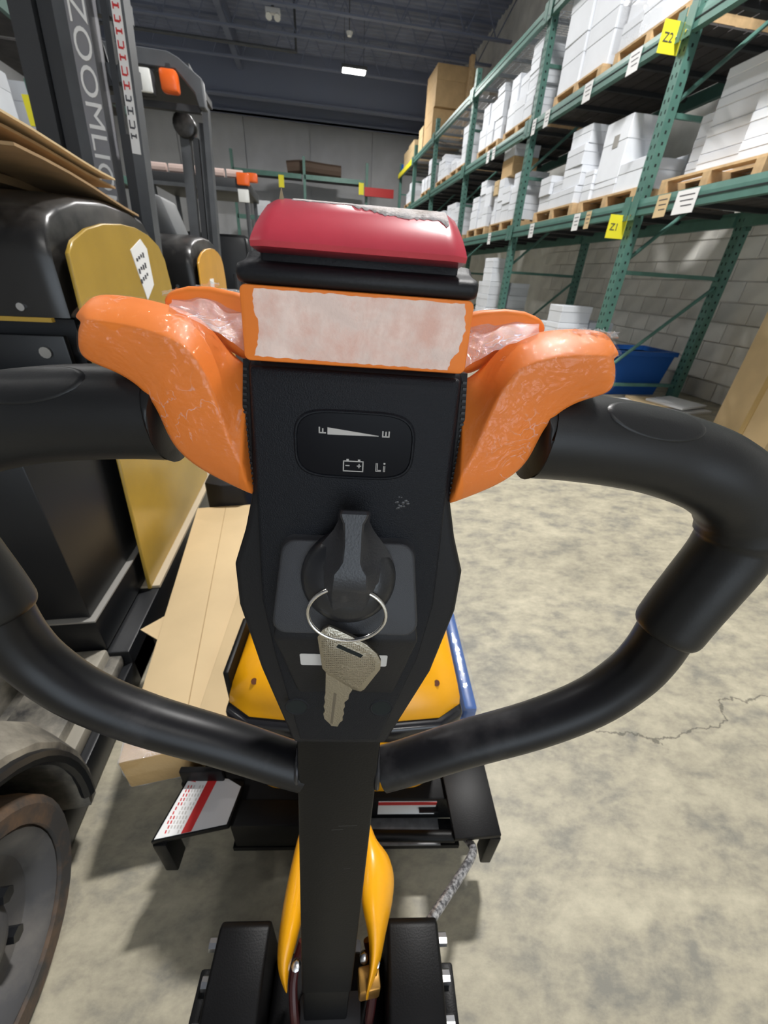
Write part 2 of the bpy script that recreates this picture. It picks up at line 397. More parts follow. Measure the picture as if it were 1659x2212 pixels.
for i, (x, y, pw_) in enumerate(LAMPS):
    lamp(x, y, pw_, 'bright LED high-bay lamp glowing under the dark ceiling above the far aisle' if i == 0 else ('LED high-bay lamp over the aisle, %s row from the far end' % ORD[i % 4] if x > 0 else 'LED high-bay lamp over the parked forklifts, %s row from the far end' % ORD[i % 4]))

# ================================================================== RACKING ON THE RIGHT
XF, XB = 3.07, 4.30
FRAMES = [1.55, 4.33, 7.08, 9.90, 12.65, 15.0, 17.3]
FR_LAB = ['nearest the camera at the right edge', 'carrying the yellow Z1 and Z2 signs', 'second beyond the sign post', 'third beyond the sign post', 'fourth beyond the sign post', 'fifth beyond the sign post', 'at the far end of the row']
LV = [1.85, 3.04, 4.13]
def post(bm, x, y, z1):
    """open channel column, web facing the aisle (-x)"""
    add_box(bm, x + .0, x + .006, y - .05, y + .05, .01, z1)
    add_box(bm, x + .006, x + .09, y - .05, y - .044, .01, z1)
    add_box(bm, x + .006, x + .09, y + .044, y + .05, .01, z1)
def slots(bm, x, y, z1, sx=True):
    z = .12
    while z < z1 - .05:
        for d in (-.024, .024):
            add_box(bm, x - .0015, x + .0005, y + d - .006, y + d + .006, z, z + .028)
        add_box(bm, x + .036, x + .054, y - .0515, y - .0495, z + .02, z + .042)
        z += .075
for i, y in enumerate(FRAMES):
    ztop = 4.42
    t = thing('rack_upright', 'green slotted steel rack upright ' + FR_LAB[i], 'rack upright', (XF, y, 0), 0, 'green rack uprights along the right wall')
    for x in (XF, XB):
        bm = bm_new(); post(bm, x, y, ztop); p = obj('post', bm, M_green, t)
        if i < 5:
            bm = bm_new(); slots(bm, x, y, ztop); h = obj('slot_holes', bm, M_hole, p); h['kind'] = 'stuff'
        bm = bm_new(); add_box(bm, x - .03, x + .12, y - .07, y + .07, 0, .01); obj('foot_plate', bm, M_green, t)
    for z in (.15, 1.27, 2.45, 3.6):
        bm = bm_new(); add_box(bm, XF + .06, XB, y - .014, y + .014, z - .018, z + .018); obj('brace', bm, M_green, t)
    for z0, z1 in ((.15, 1.20), (1.35, 2.40), (2.5, 3.55)):
        bm = bm_new(); tube(bm, [(XF + .06, y, z0), (XB + .02, y, z1)], .019, 8); obj('diagonal_brace', bm, M_green, t)
LVN = ['lower', 'middle', 'top']
M_beamlab = M_white
for b in range(len(FRAMES) - 1):
    y0, y1 = FRAMES[b] + .055, FRAMES[b + 1] - .055
    bay = ['bay nearest the camera', 'bay just past the Z signs', 'second bay past the Z signs', 'third bay past the Z signs', 'fourth bay past the Z signs', 'farthest bay'][b]
    for l, z in enumerate(LV):
        for x, nm in ((XF, 'front'), (XB, 'rear')):
            t = thing('rack_beam', 'green %s beam of the %s rack level, %s' % (nm, LVN[l], bay), 'beam', (x, y0, z - .12), 0, 'green rack beams')
            s = 1 if nm == 'front' else -1
            bm = bm_new(); P = [(-.03, -.125), (-.03, -.04), (-.024, 0), (.02, 0), (.02, -.03), (.03, -.03), (.03, -.125)]
            prism(bm, P, lambda p: (x + s * p[0], y0, z + p[1]), lambda p: (x + s * p[0], y1, z + p[1])); obj('beam_rail', bm, M_green, t)
            bm = bm_new(); add_box(bm, x + s * -.034, x + s * -.03, y0, y1, z - .075, z - .065); obj('pressed_groove', bm, M_hole, t)
            for yy in (y0, y1):
                bm = bm_new(); add_box(bm, x + s * -.05, x + s * -.043, yy - .045, yy + .045, z - .16, z + .03); obj('end_connector', bm, M_green, t)
                if nm == 'front':
                    bm = bm_new(); tube(bm, [(x - .052, yy, z - .12), (x - .058, yy, z - .12)], .009, 8); obj('safety_pin', bm, M_zinc, t)
        # deck
        t = thing('rack_deck', '%s of the %s rack level, %s' % ('zinc wire mesh deck' if l == 2 else 'dark board deck', LVN[l], bay), 'deck', (XF, y0, z), 0, 'rack decks')
        nb = 5
        for k in range(nb):
            yy = y0 + .2 + (y1 - y0 - .4) * k / (nb - 1)
            bm = bm_new(); add_box(bm, XF + .02, XB - .02, yy - .02, yy + .02, z - .045, z - .004); obj('support_bar', bm, M_wire if l == 2 else M_mastdk, t)
        if l == 2:
            bm = bm_new(); yy = y0 + .05
            while yy < y1: add_box(bm, XF - .02, XB, yy - .003, yy + .003, z - .002, z + .004); yy += .055
            for k in range(12): xx = XF + (XB - XF) * k / 11; add_box(bm, xx - .003, xx + .003, y0 + .03, y1 - .03, z - .004, z + .002)
            o = obj('wire_mesh', bm, M_wire, t); o['kind'] = 'stuff'
        else:
            for k in range(8):
                x0 = XF + .035 + k * .146
                bm = bm_new(); add_box(bm, x0, x0 + .134, y0 + .03, y1 - .03, z - .006, z + .008); obj('deck_board', bm, M_board, t)
# paper labels on the beams
for k, (l, y, wd, cm) in enumerate([(1, 4.92, .16, 0), (1, 5.66, .15, 0), (1, 6.55, .12, 0), (1, 6.9, .10, 0), (1, 8.3, .12, 0), (1, 8.55, .12, 0), (0, 5.25, .12, 0), (0, 5.02, .09, 1), (0, 6.35, .12, 0), (0, 7.9, .12, 0), (0, 3.66, .22, 0), (0, 3.92, .14, 1)]):
    z = LV[l]
    where = ['on the middle beam just past the Z2 sign', 'halfway along the middle beam past Z2', 'near the second post on the middle beam', 'beside the second post on the middle beam', 'past the second post on the middle beam, nearer of a pair', 'past the second post on the middle beam, farther of a pair', 'on the lower beam past the Z1 sign', 'on the lower beam just past the Z1 sign post', 'near the second post on the lower beam', 'past the second post on the lower beam', 'on the lower beam at the right edge of the picture', 'on the lower beam just before the Z sign post'][k]
    t = thing('beam_label', ('white' if not cm else 'cream') + ' paper label ' + where, 'label', (XF - .037, y, z - .16), 0, 'labels on the rack beams')
    bm = bm_new(); add_box(bm, XF - .0395, XF - .0365, y - wd / 2, y + wd / 2, z - .17, z - .01); obj('card', bm, M_white if not cm else M_card2, t)
    for q in range(3):
        bm = bm_new(); zz = z - .05 - q * .035; add_box(bm, XF - .0402, XF - .0398, y - wd * .36, y + wd * (.36 - .1 * q), zz, zz + .008); obj('print_line', bm, M_darkprint, t)
# Z1 / Z2 signs on the sign post
for s, z in (('Z2', 2.915), ('Z1', 1.645)):
    t = thing('location_sign', 'yellow %s sign fixed to the green rack post' % s, 'sign', (3.0, 4.385, z - .1))
    bm = bm_new(); add_box(bm, 2.885, 3.09, 4.384, 4.391, z - .095, z + .095); obj('plate', bm, M_sign, t)
    bm = text_bm(s, .080, .0008); xform(bm, frame((2.950, 4.3825, z - .005), (1, 0, 0), (0, 0, 1))); obj('lettering', bm, M_darkprint, t)

# ---- pallets and cartons
PAL = None
def make_pallet():
    t = thing('wood_pallet', 'pale wooden pallet', 'pallet', (0, 0, 0))
    for k, yy in enumerate((-.46, 0, .46)):
        bm = bm_new(); add_box(bm, -.5, .5, yy - .04, yy + .04, .018, .112); obj('stringer', bm, M_wood, t)
    for k in range(6):
        xx = -.5 + k * .181
        bm = bm_new(); add_box(bm, xx, xx + .095, -.5, .5, .112, .13); obj('deck_board', bm, M_wood, t)
    for k in range(3):
        xx = -.5 + k * .452
        bm = bm_new(); add_box(bm, xx, xx + .095, -.5, .5, 0, .018); obj('bottom_board', bm, M_wood, t)
    return t
PAL = make_pallet(); PAL_USED = False
def pallet(x, y, z, label):
    global PAL_USED
    if not PAL_USED:
        PAL_USED = True; PAL.matrix_world = Matrix.Translation((x, y, z)); PAL['label'] = label; PAL['group'] = 'wooden pallets on the racking'
        return PAL
    r = dup(PAL, (x, y, z), label, 'wooden pallets on the racking')
    r.matrix_world = Matrix.Translation((x, y, z)); return r

CART = {}
def carton(x, y, z, dx, dy, dz, label, m=None, rz=0.0, group='white cartons on the racking', tape=True):
    """closed carton: body + tape strip; box corner at min x,y"""
    m = m or M_carton
    key = (round(dx, 3), round(dy, 3), round(dz, 3), m.name)
    c = Vector((x + dx / 2, y + dy / 2, z))
    if key not in CART:
        t = thing('carton', label, 'carton', c, rz, group)
        g = .004
        bm = bm_new(); add_box(bm, c.x - dx / 2 + g, c.x + dx / 2 - g, c.y - dy / 2 + g, c.y + dy / 2 - g, z + .001, z + dz * .62)
        b = obj('body', bm, m, t, .004, 1)
        bm = bm_new(); add_box(bm, c.x - dx / 2 + .001, c.x + dx / 2 - .001, c.y - dy / 2 + .001, c.y + dy / 2 - .001, z + dz * .62, z + dz - .003)
        obj('lid', bm, m, t, .004, 1)
        for ch in t.children: ch.matrix_local = Matrix.Translation(WM[ch.name].translation - c)
        CART[key] = t
        return t
    src = CART[key]
    r = src.copy(); COL.objects.link(r); Mw = Matrix.Translation(c) @ Matrix.Rotation(rz, 4, 'Z'); r.matrix_world = Mw; WM[r.name] = Mw
    r['label'] = label; r['group'] = group
    for ch in src.children:
        cc = ch.copy(); COL.objects.link(cc); cc.parent = r
    return r

def load(l, yc, desc, stacks, dx=.42, x0=XF + .06, pal=True):
    """stacks: list of (width in y, [heights...]) placed from near (small y) to far"""
    z0 = LV[l] + .008
    if pal:
        pallet(x0 + .5, yc, z0, 'wooden pallet under the ' + desc); z0 += .13
    tot = sum(s[0] for s in stacks); y = yc - tot / 2
    ns = len(stacks)
    for i, (wd, hs) in enumerate(stacks):
        z = z0
        for k, h in enumerate(hs):
            jx = random.uniform(0, .04); jr = random.uniform(-.04, .04)
            lab = 'white carton, %s up, %s stack, %s' % (ORD[k], ORD[i], desc)
            if len(hs) == 1: lab = 'single white carton, %s along the %s' % (ORD[i], desc)
            carton(x0 + jx, y, z, dx, wd, h, lab, rz=jr)
            z += h
        y += wd + .008
A = .17
# lower level (z 1.85)
load(0, 5.02, 'lower load just past the Z1 post', [(.40, [.24]), (.42, [.14, .50]), (.18, [.15, .13])], x0=XF + .10)
carton(XF + .6, 4.6, LV[0] + .14, .45, .5, .3, 'white carton behind the tall carton just past the Z1 post')
load(0, 6.08, 'lower load in the middle of the first bay', [(.38, [.17, .19, .19, .17]), (.26, [.17, .12]), (.30, [.17, .2])])
load(0, 7.75, 'lower load just past the second post', [(.3, [.2, .22, .17]), (.32, [.24, .22]), (.22, [.3, .3]), (.16, [.2, .2])])
load(0, 8.95, 'lower load in the second bay, farther one', [(.25, [.3, .28]), (.27, [.25, .25, .2]), (.3, [.3, .2]), (.12, [.3])])
load(0, 10.7, 'lower load just past the third post', [(.3, [.25, .25]), (.3, [.3, .3]), (.3, [.2, .2, .2])])
load(0, 11.9, 'lower load in the third bay, farther one', [(.3, [.3, .25]), (.3, [.25, .3]), (.3, [.25])])
load(0, 13.6, 'lower load in the fourth bay', [(.4, [.3, .3]), (.4, [.3, .35])])
carton(XF + .10, 7.75, LV[0] + .985, .42, .42, .15, 'white carton on brown boxes in the second bay, lower level')
carton(XF + .10, 7.75, LV[0] + .745, .42, .42, .24, 'brown carton among white ones in the second bay', M_card, group='brown cartons on the racking')
carton(XF + .06, 8.13, LV[0] + .545, .22, .17, .2, 'tan carton facing the aisle in the second bay', M_card2, group='brown cartons on the racking')
# near bay, right edge of the picture: tall stack of white cartons
for i, (yy, hs, xx) in enumerate([(3.25, [.17] * 5, XF + .28), (3.72, [.18] * 4, XF + .34)]):
    z = LV[0] + .14
    for k, h in enumerate(hs):
        carton(xx, yy, z, .46, .42, h, 'white carton, %s up in the %s stack at the upper right edge' % (ORD[k], ['big', 'farther'][i]), rz=.0); z += h
pallet(XF + .6, 3.7, LV[0] + .008, 'wooden pallet under the stacks at the right edge')
for k in range(3):
    carton(XF + .38, 4.145, LV[0] + .14 + k * .16, .5, .165, .16, 'white carton, %s up behind the Z1 sign post' % ORD[k])
# middle level (z 3.04)
load(1, 4.95, 'middle load by the Z2 sign', [(.33, [.25, .22, .2, .2]), (.33, [.25, .22, .2, .2]), (.30, [.2, .22, .24, .2])])
load(1, 6.15, 'middle load of big grey-white cartons', [(.50, [.42, .45]), (.48, [.42, .45])], dx=.8)
load(1, 7.75, 'middle load just past the second post', [(.3, [.2, .12, .15, .18, .14]), (.32, [.3, .25]), (.3, [.3, .32])])
load(1, 8.95, 'middle load in the second bay, farther one', [(.3, [.28, .3, .1]), (.3, [.3, .28]), (.32, [.3, .3])])
load(1, 10.7, 'middle load just past the third post', [(.3, [.3, .3]), (.32, [.14]), (.3, [.2])])
load(1, 11.9, 'middle load in the third bay, farther one', [(.3, [.2]), (.32, [.3, .14]), (.3, [.2, .2])])
load(1, 13.5, 'middle load in the fourth bay', [(.3, [.3, .3]), (.32, [.3]), (.3, [.3])])
load(1, 15.9, 'middle load in the farthest bay', [(.4, [.3, .2]), (.4, [.3])])
# top level: brown boxes far down
for k, (yy, z, dx, dy, dz, mm) in enumerate([(13.3, .01, .9, .9, .65, M_card), (13.2, .66, .95, 1.0, .75, M_card), (14.3, .01, .5, .5, .55, M_card2), (15.4, .01, .8, .8, .5, M_card2), (16.3, .01, .6, .6, .45, M_card2)]):
    carton(XF + .05, yy, LV[2] + z, dx, dy, dz, ['brown carton under the big one on the top level', 'big dark brown carton topmost on the far racking', 'tan carton past the big brown ones on the top level', 'tan carton near the far end of the top level', 'tan carton at the far end of the top level'][k], mm, group='brown cartons on the racking')
bm = bm_new(); add_box(bm, XF + .7, XF + .8, 12.7, 12.85, LV[2] + .01, LV[2] + 1.45); tag(obj('timber_post', bm, M_wood), 'upright timber beside the big brown carton on the top level', 'timber')
bm = bm_new(); add_box(bm, XF - .06, XF - .03, 15.1, 17.2, 4.0, 4.12); tag(obj('yellow_beam', bm, M_sign), 'yellow front beam guard at the far end of the top level', 'beam')
bm = bm_new(); tube(bm, [(XF + .12, 17.04, 4.14), (XF + .12, 17.04, 4.34)], .12, 16); tag(obj('blue_drum', bm, M_bluebin, smooth=True), 'small blue drum at the far end of the top level', 'drum')

# ---- things on the floor under the racking
def floor_stack(x, y, desc, cols, pal=True):
    z0 = .0
    if pal: p = pallet(x + .45, y + .4, 0, 'wooden pallet on the floor under the ' + desc); z0 = .13
    for i, (dx, dy, ox, oy, hs) in enumerate(cols):
        z = z0
        for k, h in enumerate(hs):
            carton(x + ox, y + oy, z, dx, dy, h, 'white box, %s up, %s stack, %s' % (ORD[k], ORD[i], desc), group='white boxes on the floor under the racking', rz=random.uniform(-.06, .06)); z += h
floor_stack(3.15, 5.25, 'floor pile behind the right grip', [(.42, .34, .0, .0, [.2, .2, .18, .2]), (.36, .34, .46, .05, [.2, .2, .2]), (.40, .34, .1, .42, [.2, .2, .15])])
floor_stack(3.05, 7.6, 'tall floor pile behind the red cap', [(.36, .36, .0, .0, [.2, .2, .2, .2, .2, .2, .15]), (.36, .36, .42, .05, [.2, .2, .2, .2, .2]), (.36, .36, .1, .42, [.2, .2, .2, .2, .2])])
for k in range(3):
    carton(2.6 + .1 * k, 6.08 + .31 * k, 0, .42, .3, .30 + .05 * k, 'low white box on the floor past the right paddle, %s of three' % ORD[k], group='white boxes on the floor under the racking')
carton(3.2, 5.01, 0, .5, .12, .62, 'white box behind the blue bin', group='white boxes on the floor under the racking')
# blue bin
t = thing('blue_bin', 'dark blue open plastic bin under the racking behind the right paddle', 'bin', (3.74, 4.7, 0))
bm = bm_new()
def ringz(x0, x1, y0, y1, z): return [(x0, y0, z), (x1, y0, z), (x1, y1, z), (x0, y1, z)]
loft(bm, [ringz(3.28, 4.20, 4.47, 4.92, .0), ringz(3.22, 4.26, 4.42, 4.97, .50), ringz(3.25, 4.23, 4.45, 4.94, .50), ringz(3.31, 4.17, 4.50, 4.89, .03)]); obj('tub', bm, M_bluebin, t)
bm = bm_new(); loft(bm, [ringz(3.20, 4.28, 4.40, 4.99, .46), ringz(3.20, 4.28, 4.40, 4.99, .51), ringz(3.25, 4.23, 4.45, 4.94, .51), ringz(3.25, 4.23, 4.45, 4.94, .46)]); obj('rim', bm, M_bluebin, t)
# flat sheets on the floor
for k, (x, y, z, dx, dy, rz, mm, lab) in enumerate([(3.90, 3.95, .0, .72, .62, .15, M_white, 'white flattened carton on the floor in front of the blue bin'), (3.82, 4.02, .022, .45, .4, -.2, M_card2, 'tan flattened sheet lying on the white flattened carton'), (4.02, 3.92, .042, .45, .42, .3, M_white, 'grey-white paper sheet topmost on the flattened cartons')]):
    bm = bm_new(); add_box(bm, x - dx / 2, x + dx / 2, y - dy / 2, y + dy / 2, z, z + .02, Matrix.Translation((x, y, 0)) @ Matrix.Rotation(rz, 4, 'Z') @ Matrix.Translation((-x, -y, 0))); tag(obj('flattened_carton', bm, mm), lab, 'carton', 'flattened cartons on the floor')
# big cardboard box at the right edge
t = thing('tall_carton', 'tall brown cardboard box with packing tape at the right edge', 'carton', (4.1, 2.7, 0), -.25)
Mb = Matrix.Translation((4.12, 2.72, 0)) @ Matrix.Rotation(-.30, 4, 'Z')
bm = bm_new(); add_box(bm, -.42, .42, -.32, .42, 0, 1.02, Mb); obj('body', bm, M_card2, t, .006)
bm = bm_new(); add_box(bm, -.424, .424, -.02, .04, .0, 1.024, Mb); obj('packing_tape', bm, mat('brown_tape', (.50, .34, .13), .25), t)
for k, (a, b, z0, z1) in enumerate([(-.26, -.08, .62, .80)]):
    for (p, q, r_, s_) in ((a, b, z1 - .006, z1), (a, b, z0, z0 + .006), (a, a + .006, z0, z1), (b - .006, b, z0, z1), ((a + b) / 2, (a + b) / 2 + .005, z0, z1)):
        bm = bm_new(); add_box(bm, -.4225, -.4205, p, q, r_, s_, Mb); obj('printed_frame', bm, mat('brown_print', (.40, .22, .12), .7), t)
# grey printed square on the tall carton past the Z1 post
for o_ in list(COL.objects):
    if o_.get('label') == 'white carton, second up, second stack, lower load just past the Z1 post':
        c_ = o_.matrix_world.translation
        bm = bm_new(); add_box(bm, c_.x - .2105, c_.x - .2085, c_.y - .06, c_.y + .03, c_.z + .27, c_.z + .37); obj('printed_square', bm, mat('grey_print', (.30, .29, .27), .7), o_)
# clear wrap on the near middle load
bm = bm_new(); add_box(bm, XF + .045, XF + .56, 4.40, 5.50, LV[1] + .15, LV[1] + 1.03)
o = obj('stretch_wrap', bm, M_wrap); tag(o, 'clear stretch wrap around the cartons by the Z2 sign', 'wrap')

# ================================================================== BACK RACKING (far wall)
t = thing('far_rack', 'dim green racking along the far concrete wall', 'rack', (.5, 18.6, 0))
for x in (-2.6, -.2, 2.0):
    bm = bm_new(); post(bm, x, 18.2, 4.5); obj('post', bm, M_green, t)
for z in (1.4, 2.75, 4.02):
    for x0, x1 in ((-2.55, -.25), (-.15, 1.95)):
        bm = bm_new(); add_box(bm, x0, x1, 18.15, 18.22, z - .13, z); obj('beam', bm, M_green, t)
        bm = bm_new(); add_box(bm, x0, x1, 18.22, 19.3, z - .03, z - .01); obj('deck', bm, M_board, t)
for k, (x, z) in enumerate(((-.95, 3.82), (1.85, 3.82))):
    bm = bm_new(); add_box(bm, x - .09, x + .09, 18.128, 18.149, z - .22, z + .12); bm2 = obj('hanging_tag', bm, M_sign)
    tag(bm2, 'small yellow tag hanging on the far racking, ' + ['nearer the forklifts', 'nearer the right racking'][k], 'tag', 'yellow tags on the far racking')
bm = bm_new(); tube(bm, smooth_path([(-.75, 18.6, 4.22), (-.2, 18.6, 4.28), (.5, 18.6, 4.25), (1.15, 18.6, 4.23)]), .2, 10); tag(obj('brown_bundle', bm, mat('bundle', (.10, .065, .045), .7), smooth=True), 'dark brown wrapped bundle lying on top of the far racking', 'bundle')
bm = bm_new(); add_box(bm, 1.95, 3.0, 17.9, 18.0, 3.55, 3.8); tag(obj('red_beam', bm, M_redbeam), 'red steel beam at the far end of the aisle', 'beam')
for k, (x, z, dx, dz) in enumerate(((-.9, 2.76, .7, .5), (-1.9, 2.76, .5, .45), (.3, 2.76, .5, .25), (-2.3, 1.41, .6, .5), (-1.1, 1.41, .8, .35), (.6, 1.41, .7, .45))):
    carton(x, 18.3, z, dx, .5, dz, 'pale carton on the far racking, %s %s' % (['left end', 'second', 'middle', 'lower left', 'lower middle', 'lower right'][[1, 0, 2, 3, 4, 5][k]], 'of the shelf'), group='cartons on the far racking')

# left racking far behind the masts
t = thing('left_rack', 'green racking with white cartons far left behind the mast', 'rack', (-3.4, 7, 0))
for y in (5.4, 8.5, 11.6):
    for x in (-3.4, -4.5):
        bm = bm_new(); post(bm, x, y, 4.6); obj('post', bm, M_green, t)
for z in (1.5, 2.45, 3.6):
    for y0, y1 in ((5.45, 8.45), (8.55, 11.55)):
        bm = bm_new(); add_box(bm, -3.43, -3.37, y0, y1, z - .12, z); obj('beam', bm, M_green, t)
        bm = bm_new(); add_box(bm, -4.5, -3.43, y0, y1, z - .03, z - .01); obj('deck', bm, M_board, t)
for k, (y, z, dy, dz) in enumerate([(4.9, 2.45, .5, .5), (5.5, 2.45, .5, .35), (6.1, 2.45, .5, .55), (6.7, 2.45, .5, .45), (7.6, 2.45, .5, .5), (8.2, 2.45, .5, .4), (5.2, 1.5, .5, .4), (6.0, 1.5, .5, .5), (6.6, 1.5, .5, .3), (5.0, 3.6, .6, .4), (6.0, 3.6, .6, .5), (7.7, 1.5, .6, .4), (8.6, 1.5, .6, .5), (8.8, 2.45, .5, .5), (9.4, 2.45, .5, .4)]):
    carton(-3.95, y, z, .5, dy, dz, 'pale carton on the left racking, %s along the %s shelf' % (ORD[k], 'middle' if z == 2.45 else ('lower' if z < 2 else 'upper')), group='cartons on the left racking')
t = thing('marker_tag', 'small yellow tag on a green post above the cardboard sheets', 'tag', (-1.75, 3.9, 1.6))
bm = bm_new(); add_box(bm, -1.77, -1.72, 3.89, 3.93, 1.0, 2.06); obj('post', bm, M_green, t)
bm = bm_new(); add_box(bm, -1.80, -1.70, 3.87, 3.885, 1.83, 1.98); obj('flag', bm, M_sign, t)

# ================================================================== FORKLIFTS ON THE LEFT
def rot_y(c, a): return Matrix.Translation(c) @ Matrix.Rotation(a, 4, 'Y') @ Matrix.Translation(-Vector(c))

def forklift(dx, dy, label, near):
    """rider truck seen from behind: side panel towards the aisle, mast at the far end"""
    t = thing('forklift', label, 'forklift', (-1.0 + dx, 1.2 + dy, 0))
    def B(name, x0, x1, y0, y1, z0, z1, m, bev=0.0, par=None, seg=2):
        bm = bm_new(); add_box(bm, x0 + dx, x1 + dx, y0 + dy, y1 + dy, z0, z1); return obj(name, bm, m, par or t, bev, seg)
    B('skirt', -1.45, -.55, .86 if near else 1.05, 2.05, .012, .145, M_bodydk, .006)
    B('skirt_ledge', -.62, -.548, 1.13, 2.05, .146, .156, mat('pale_edge', (.50, .42, .30), .6))
    B('plinth', -1.42, -.602, .862 if near else 1.05, 1.95, .158, .268, M_bodydk, .004)
    B('plinth_edge', -1.42, -.60, .858 if near else 1.05, 1.95, .268, .273, mat('grey_edge', (.28, .27, .25), .5))  # thin grey strip along the top edge of the plinth
    B('lower_body', -1.40, -.615, .872 if near else 1.05, 1.95, .274, .80, M_bodydk, .004)
    B('middle_body', -1.35, -.64, 1.30, 1.95, .80, .955, M_mastdk)
    bk = B('bracket_plate', -1.3, -.635, 1.215, 1.235, .80, .925, M_bodydk, .003)
    bm = bm_new(); tube(bm, [(-.685 + dx, 1.213 + dy, .885), (-.685 + dx, 1.205 + dy, .885)], .014, 12); obj('bolt', bm, M_zinc, bk, smooth=True)
    # moulded hood, rounded upper edges
    bm = bm_new()
    prof = [(1.205, .968), (1.208, 1.10), (1.225, 1.155), (1.26, 1.19), (1.32, 1.215), (1.42, 1.24), (1.60, 1.258), (1.78, 1.255), (1.90, 1.235), (1.97, 1.18), (1.985, .968)]
    rings = []
    for x, s in ((-1.40, .0), (-1.39, .0), (-.70, .0), (-.64, .008), (-.612, .026), (-.603, .06)):
        rings.append([(x + dx, (1.6 + (p[0] - 1.6) * (1 - s * .3)) + dy, .968 + (p[1] - .968) * (1 - s * 1.3)) for p in prof])
    loft(bm, rings); hood = obj('hood', bm, M_plastic_dk, t, smooth=True, ang=50)
    B('hood_trim', -1.40, -.64, 1.198, 1.212, .958, .968, M_ochre, par=hood)
    bm = bm_new(); tube(bm, [(-.700 + dx, 1.206 + dy, .99), (-.700 + dx, 1.199 + dy, .99)], .009, 12); obj('screw', bm, M_zinc, hood, smooth=True)
    # yellow side panel with an arched top
    P = [(1.12, .150), (1.235, 1.108), (1.27, 1.135), (1.36, 1.165), (1.47, 1.185), (1.60, 1.195), (1.72, 1.195), (1.83, 1.182), (1.92, 1.155), (1.965, 1.11), (1.985, 1.02), (1.985, .160)]
    bm = bm_new(); prism(bm, P, lambda p: (-.583 + dx, p[0] + dy, p[1]), lambda p: (-.572 + dx, p[0] + dy, p[1])); pan = obj('side_panel', bm, M_ochre if near else M_ochre2, t, .002, 1)
    if near:
        bm = bm_new(); Pn = [(1.625, 1.13), (1.735, 1.165), (1.78, 1.14), (1.775, 1.03), (1.68, .985)]
        prism(bm, Pn, lambda p: (-.572, p[0], p[1]), lambda p: (-.5705, p[0], p[1])); nt_ = obj('paper_note', bm, M_white, pan)
        for k in range(3):
            for q in range(4):
                y0 = 1.655 + q * .022; z0 = 1.105 - k * .03 + q * .006
                bm = bm_new(); add_box(bm, -.5704, -.5699, y0, y0 + .015, z0 - random.uniform(.004, .012), z0 + .004); obj('scribble', bm, M_darkprint, pan)
    else:
        bm = bm_new(); add_box(bm, -.572 + dx, -.5705 + dx, 1.45 + dy, 1.56 + dy, .93, 1.03); obj('small_label', bm, M_white, pan)
    # ---- mast at the far end, leaning a little
    YM = (2.30 if near else 3.03) + dy; fx = .978 if near else 1.0
    xs = -.78 + dx
    L = rot_y((xs, YM, 1.0), math.radians(4.2 if near else 3.5))
    def rail(name, x0, x1, y0, y1, z0, z1, m, par=None):
        bm = bm_new(); add_box(bm, (x0 + dx) * fx, (x1 + dx) * fx, y0, y1, z0, z1, L); return obj(name, bm, m, par or t)
    top = 2.9 if near else 2.20
    if near:
        rail('mast_channel', -1.125, -1.045, YM + .02, YM + .12, .1, top, M_mastdk)
        rail('mast_channel', -1.04, -.985, YM + .05, YM + .15, .1, top, M_mastdk)
        rail('mast_channel', -.98, -.925, YM + .03, YM + .13, .1, top, M_mast)
        lab = rail('mast_channel', -.925, -.853, YM, YM + .10, .1, top, M_mast_l)
        rail('hydraulic_pipe', -.84, -.815, YM + .10, YM + .13, .1, 1.95, M_mastdk)
        rail('mast_channel', -.815, -.772, YM + .04, YM + .14, .1, 1.55, M_mastdk)
        lab2 = rail('mast_channel', -.768, -.724, YM, YM + .08, .1, top, M_mast)
        rail('label_strip', -.767, -.734, YM - .003, YM, 1.485, 2.15, M_white, lab2)
        z = 1.53; k = 0
        while z < 2.08:
            h = random.choice((.018, .022, .026))
            mm = M_redprint if .25 < (z - 1.5) / .6 < .75 else M_darkprint
            rail('printed_mark', -.762, -.758, YM - .005, YM - .003, z, z + h, mm, lab2)
            rail('printed_mark', -.744, -.740, YM - .005, YM - .003, z + .004, z + h, mm, lab2)
            rail('printed_mark', -.758, -.744, YM - .005, YM - .003, z + (.0 if k % 2 else h * .4), z + (.006 if k % 2 else h * .4 + .006), mm, lab2)
            z += h + .014; k += 1
        bm = text_bm('ZOOMLION', .086, .001); xform(bm, L @ frame((-.889 * fx, YM - .002, 1.575), (0, 0, -1), (1, 0, 0)) @ Matrix.Diagonal((1.42, .95, 1, 1)))
        obj('lettering', bm, M_white, lab)
        for z in (1.72, 1.9, 2.6):
            rail('cross_member', -.92, -.74, YM + .11, YM + .15, z, z + .05, M_mast)
        bm = bm_new(); tube(bm, [(-.86, YM + .16, 1.95), (-.80, YM + .14, 1.82), (-.78, YM + .12, 1.70)], .018, 8); obj('hose', bm, M_mastdk, t, smooth=True)
        bm = bm_new(); tube(bm, smooth_path([(-.80, YM + .06, 2.3), (-.83, YM + .02, 2.1), (-.80, YM + .02, 1.95), (-.83, YM + .04, 1.86)]), .013, 8); obj('hose', bm, M_tube, t, smooth=True)
    else:
        rail('mast_channel', -1.036, -.965, YM, YM + .10, .1, top - .05, M_mast)
        rail('mast_channel', -.945, -.90, YM + .03, YM + .12, .1, top - .2, M_mastdk)
        rail('mast_channel', -.89, -.85, YM + .03, YM + .12, .1, top - .1, M_mast)
        rail('mast_channel', -.845, -.80, YM, YM + .10, .1, top, M_mast)
        bm = bm_new(); tube(bm, [(-.925 + dx, YM - .03, 2.07), (-.925 + dx, YM + .08, 2.07)], .085, 18); obj('chain_roller', bm, M_plastic_dk, t, .01)
        # overhead guard with a head lamp and an orange indicator
        g = bm_new(); YG = YM - .28
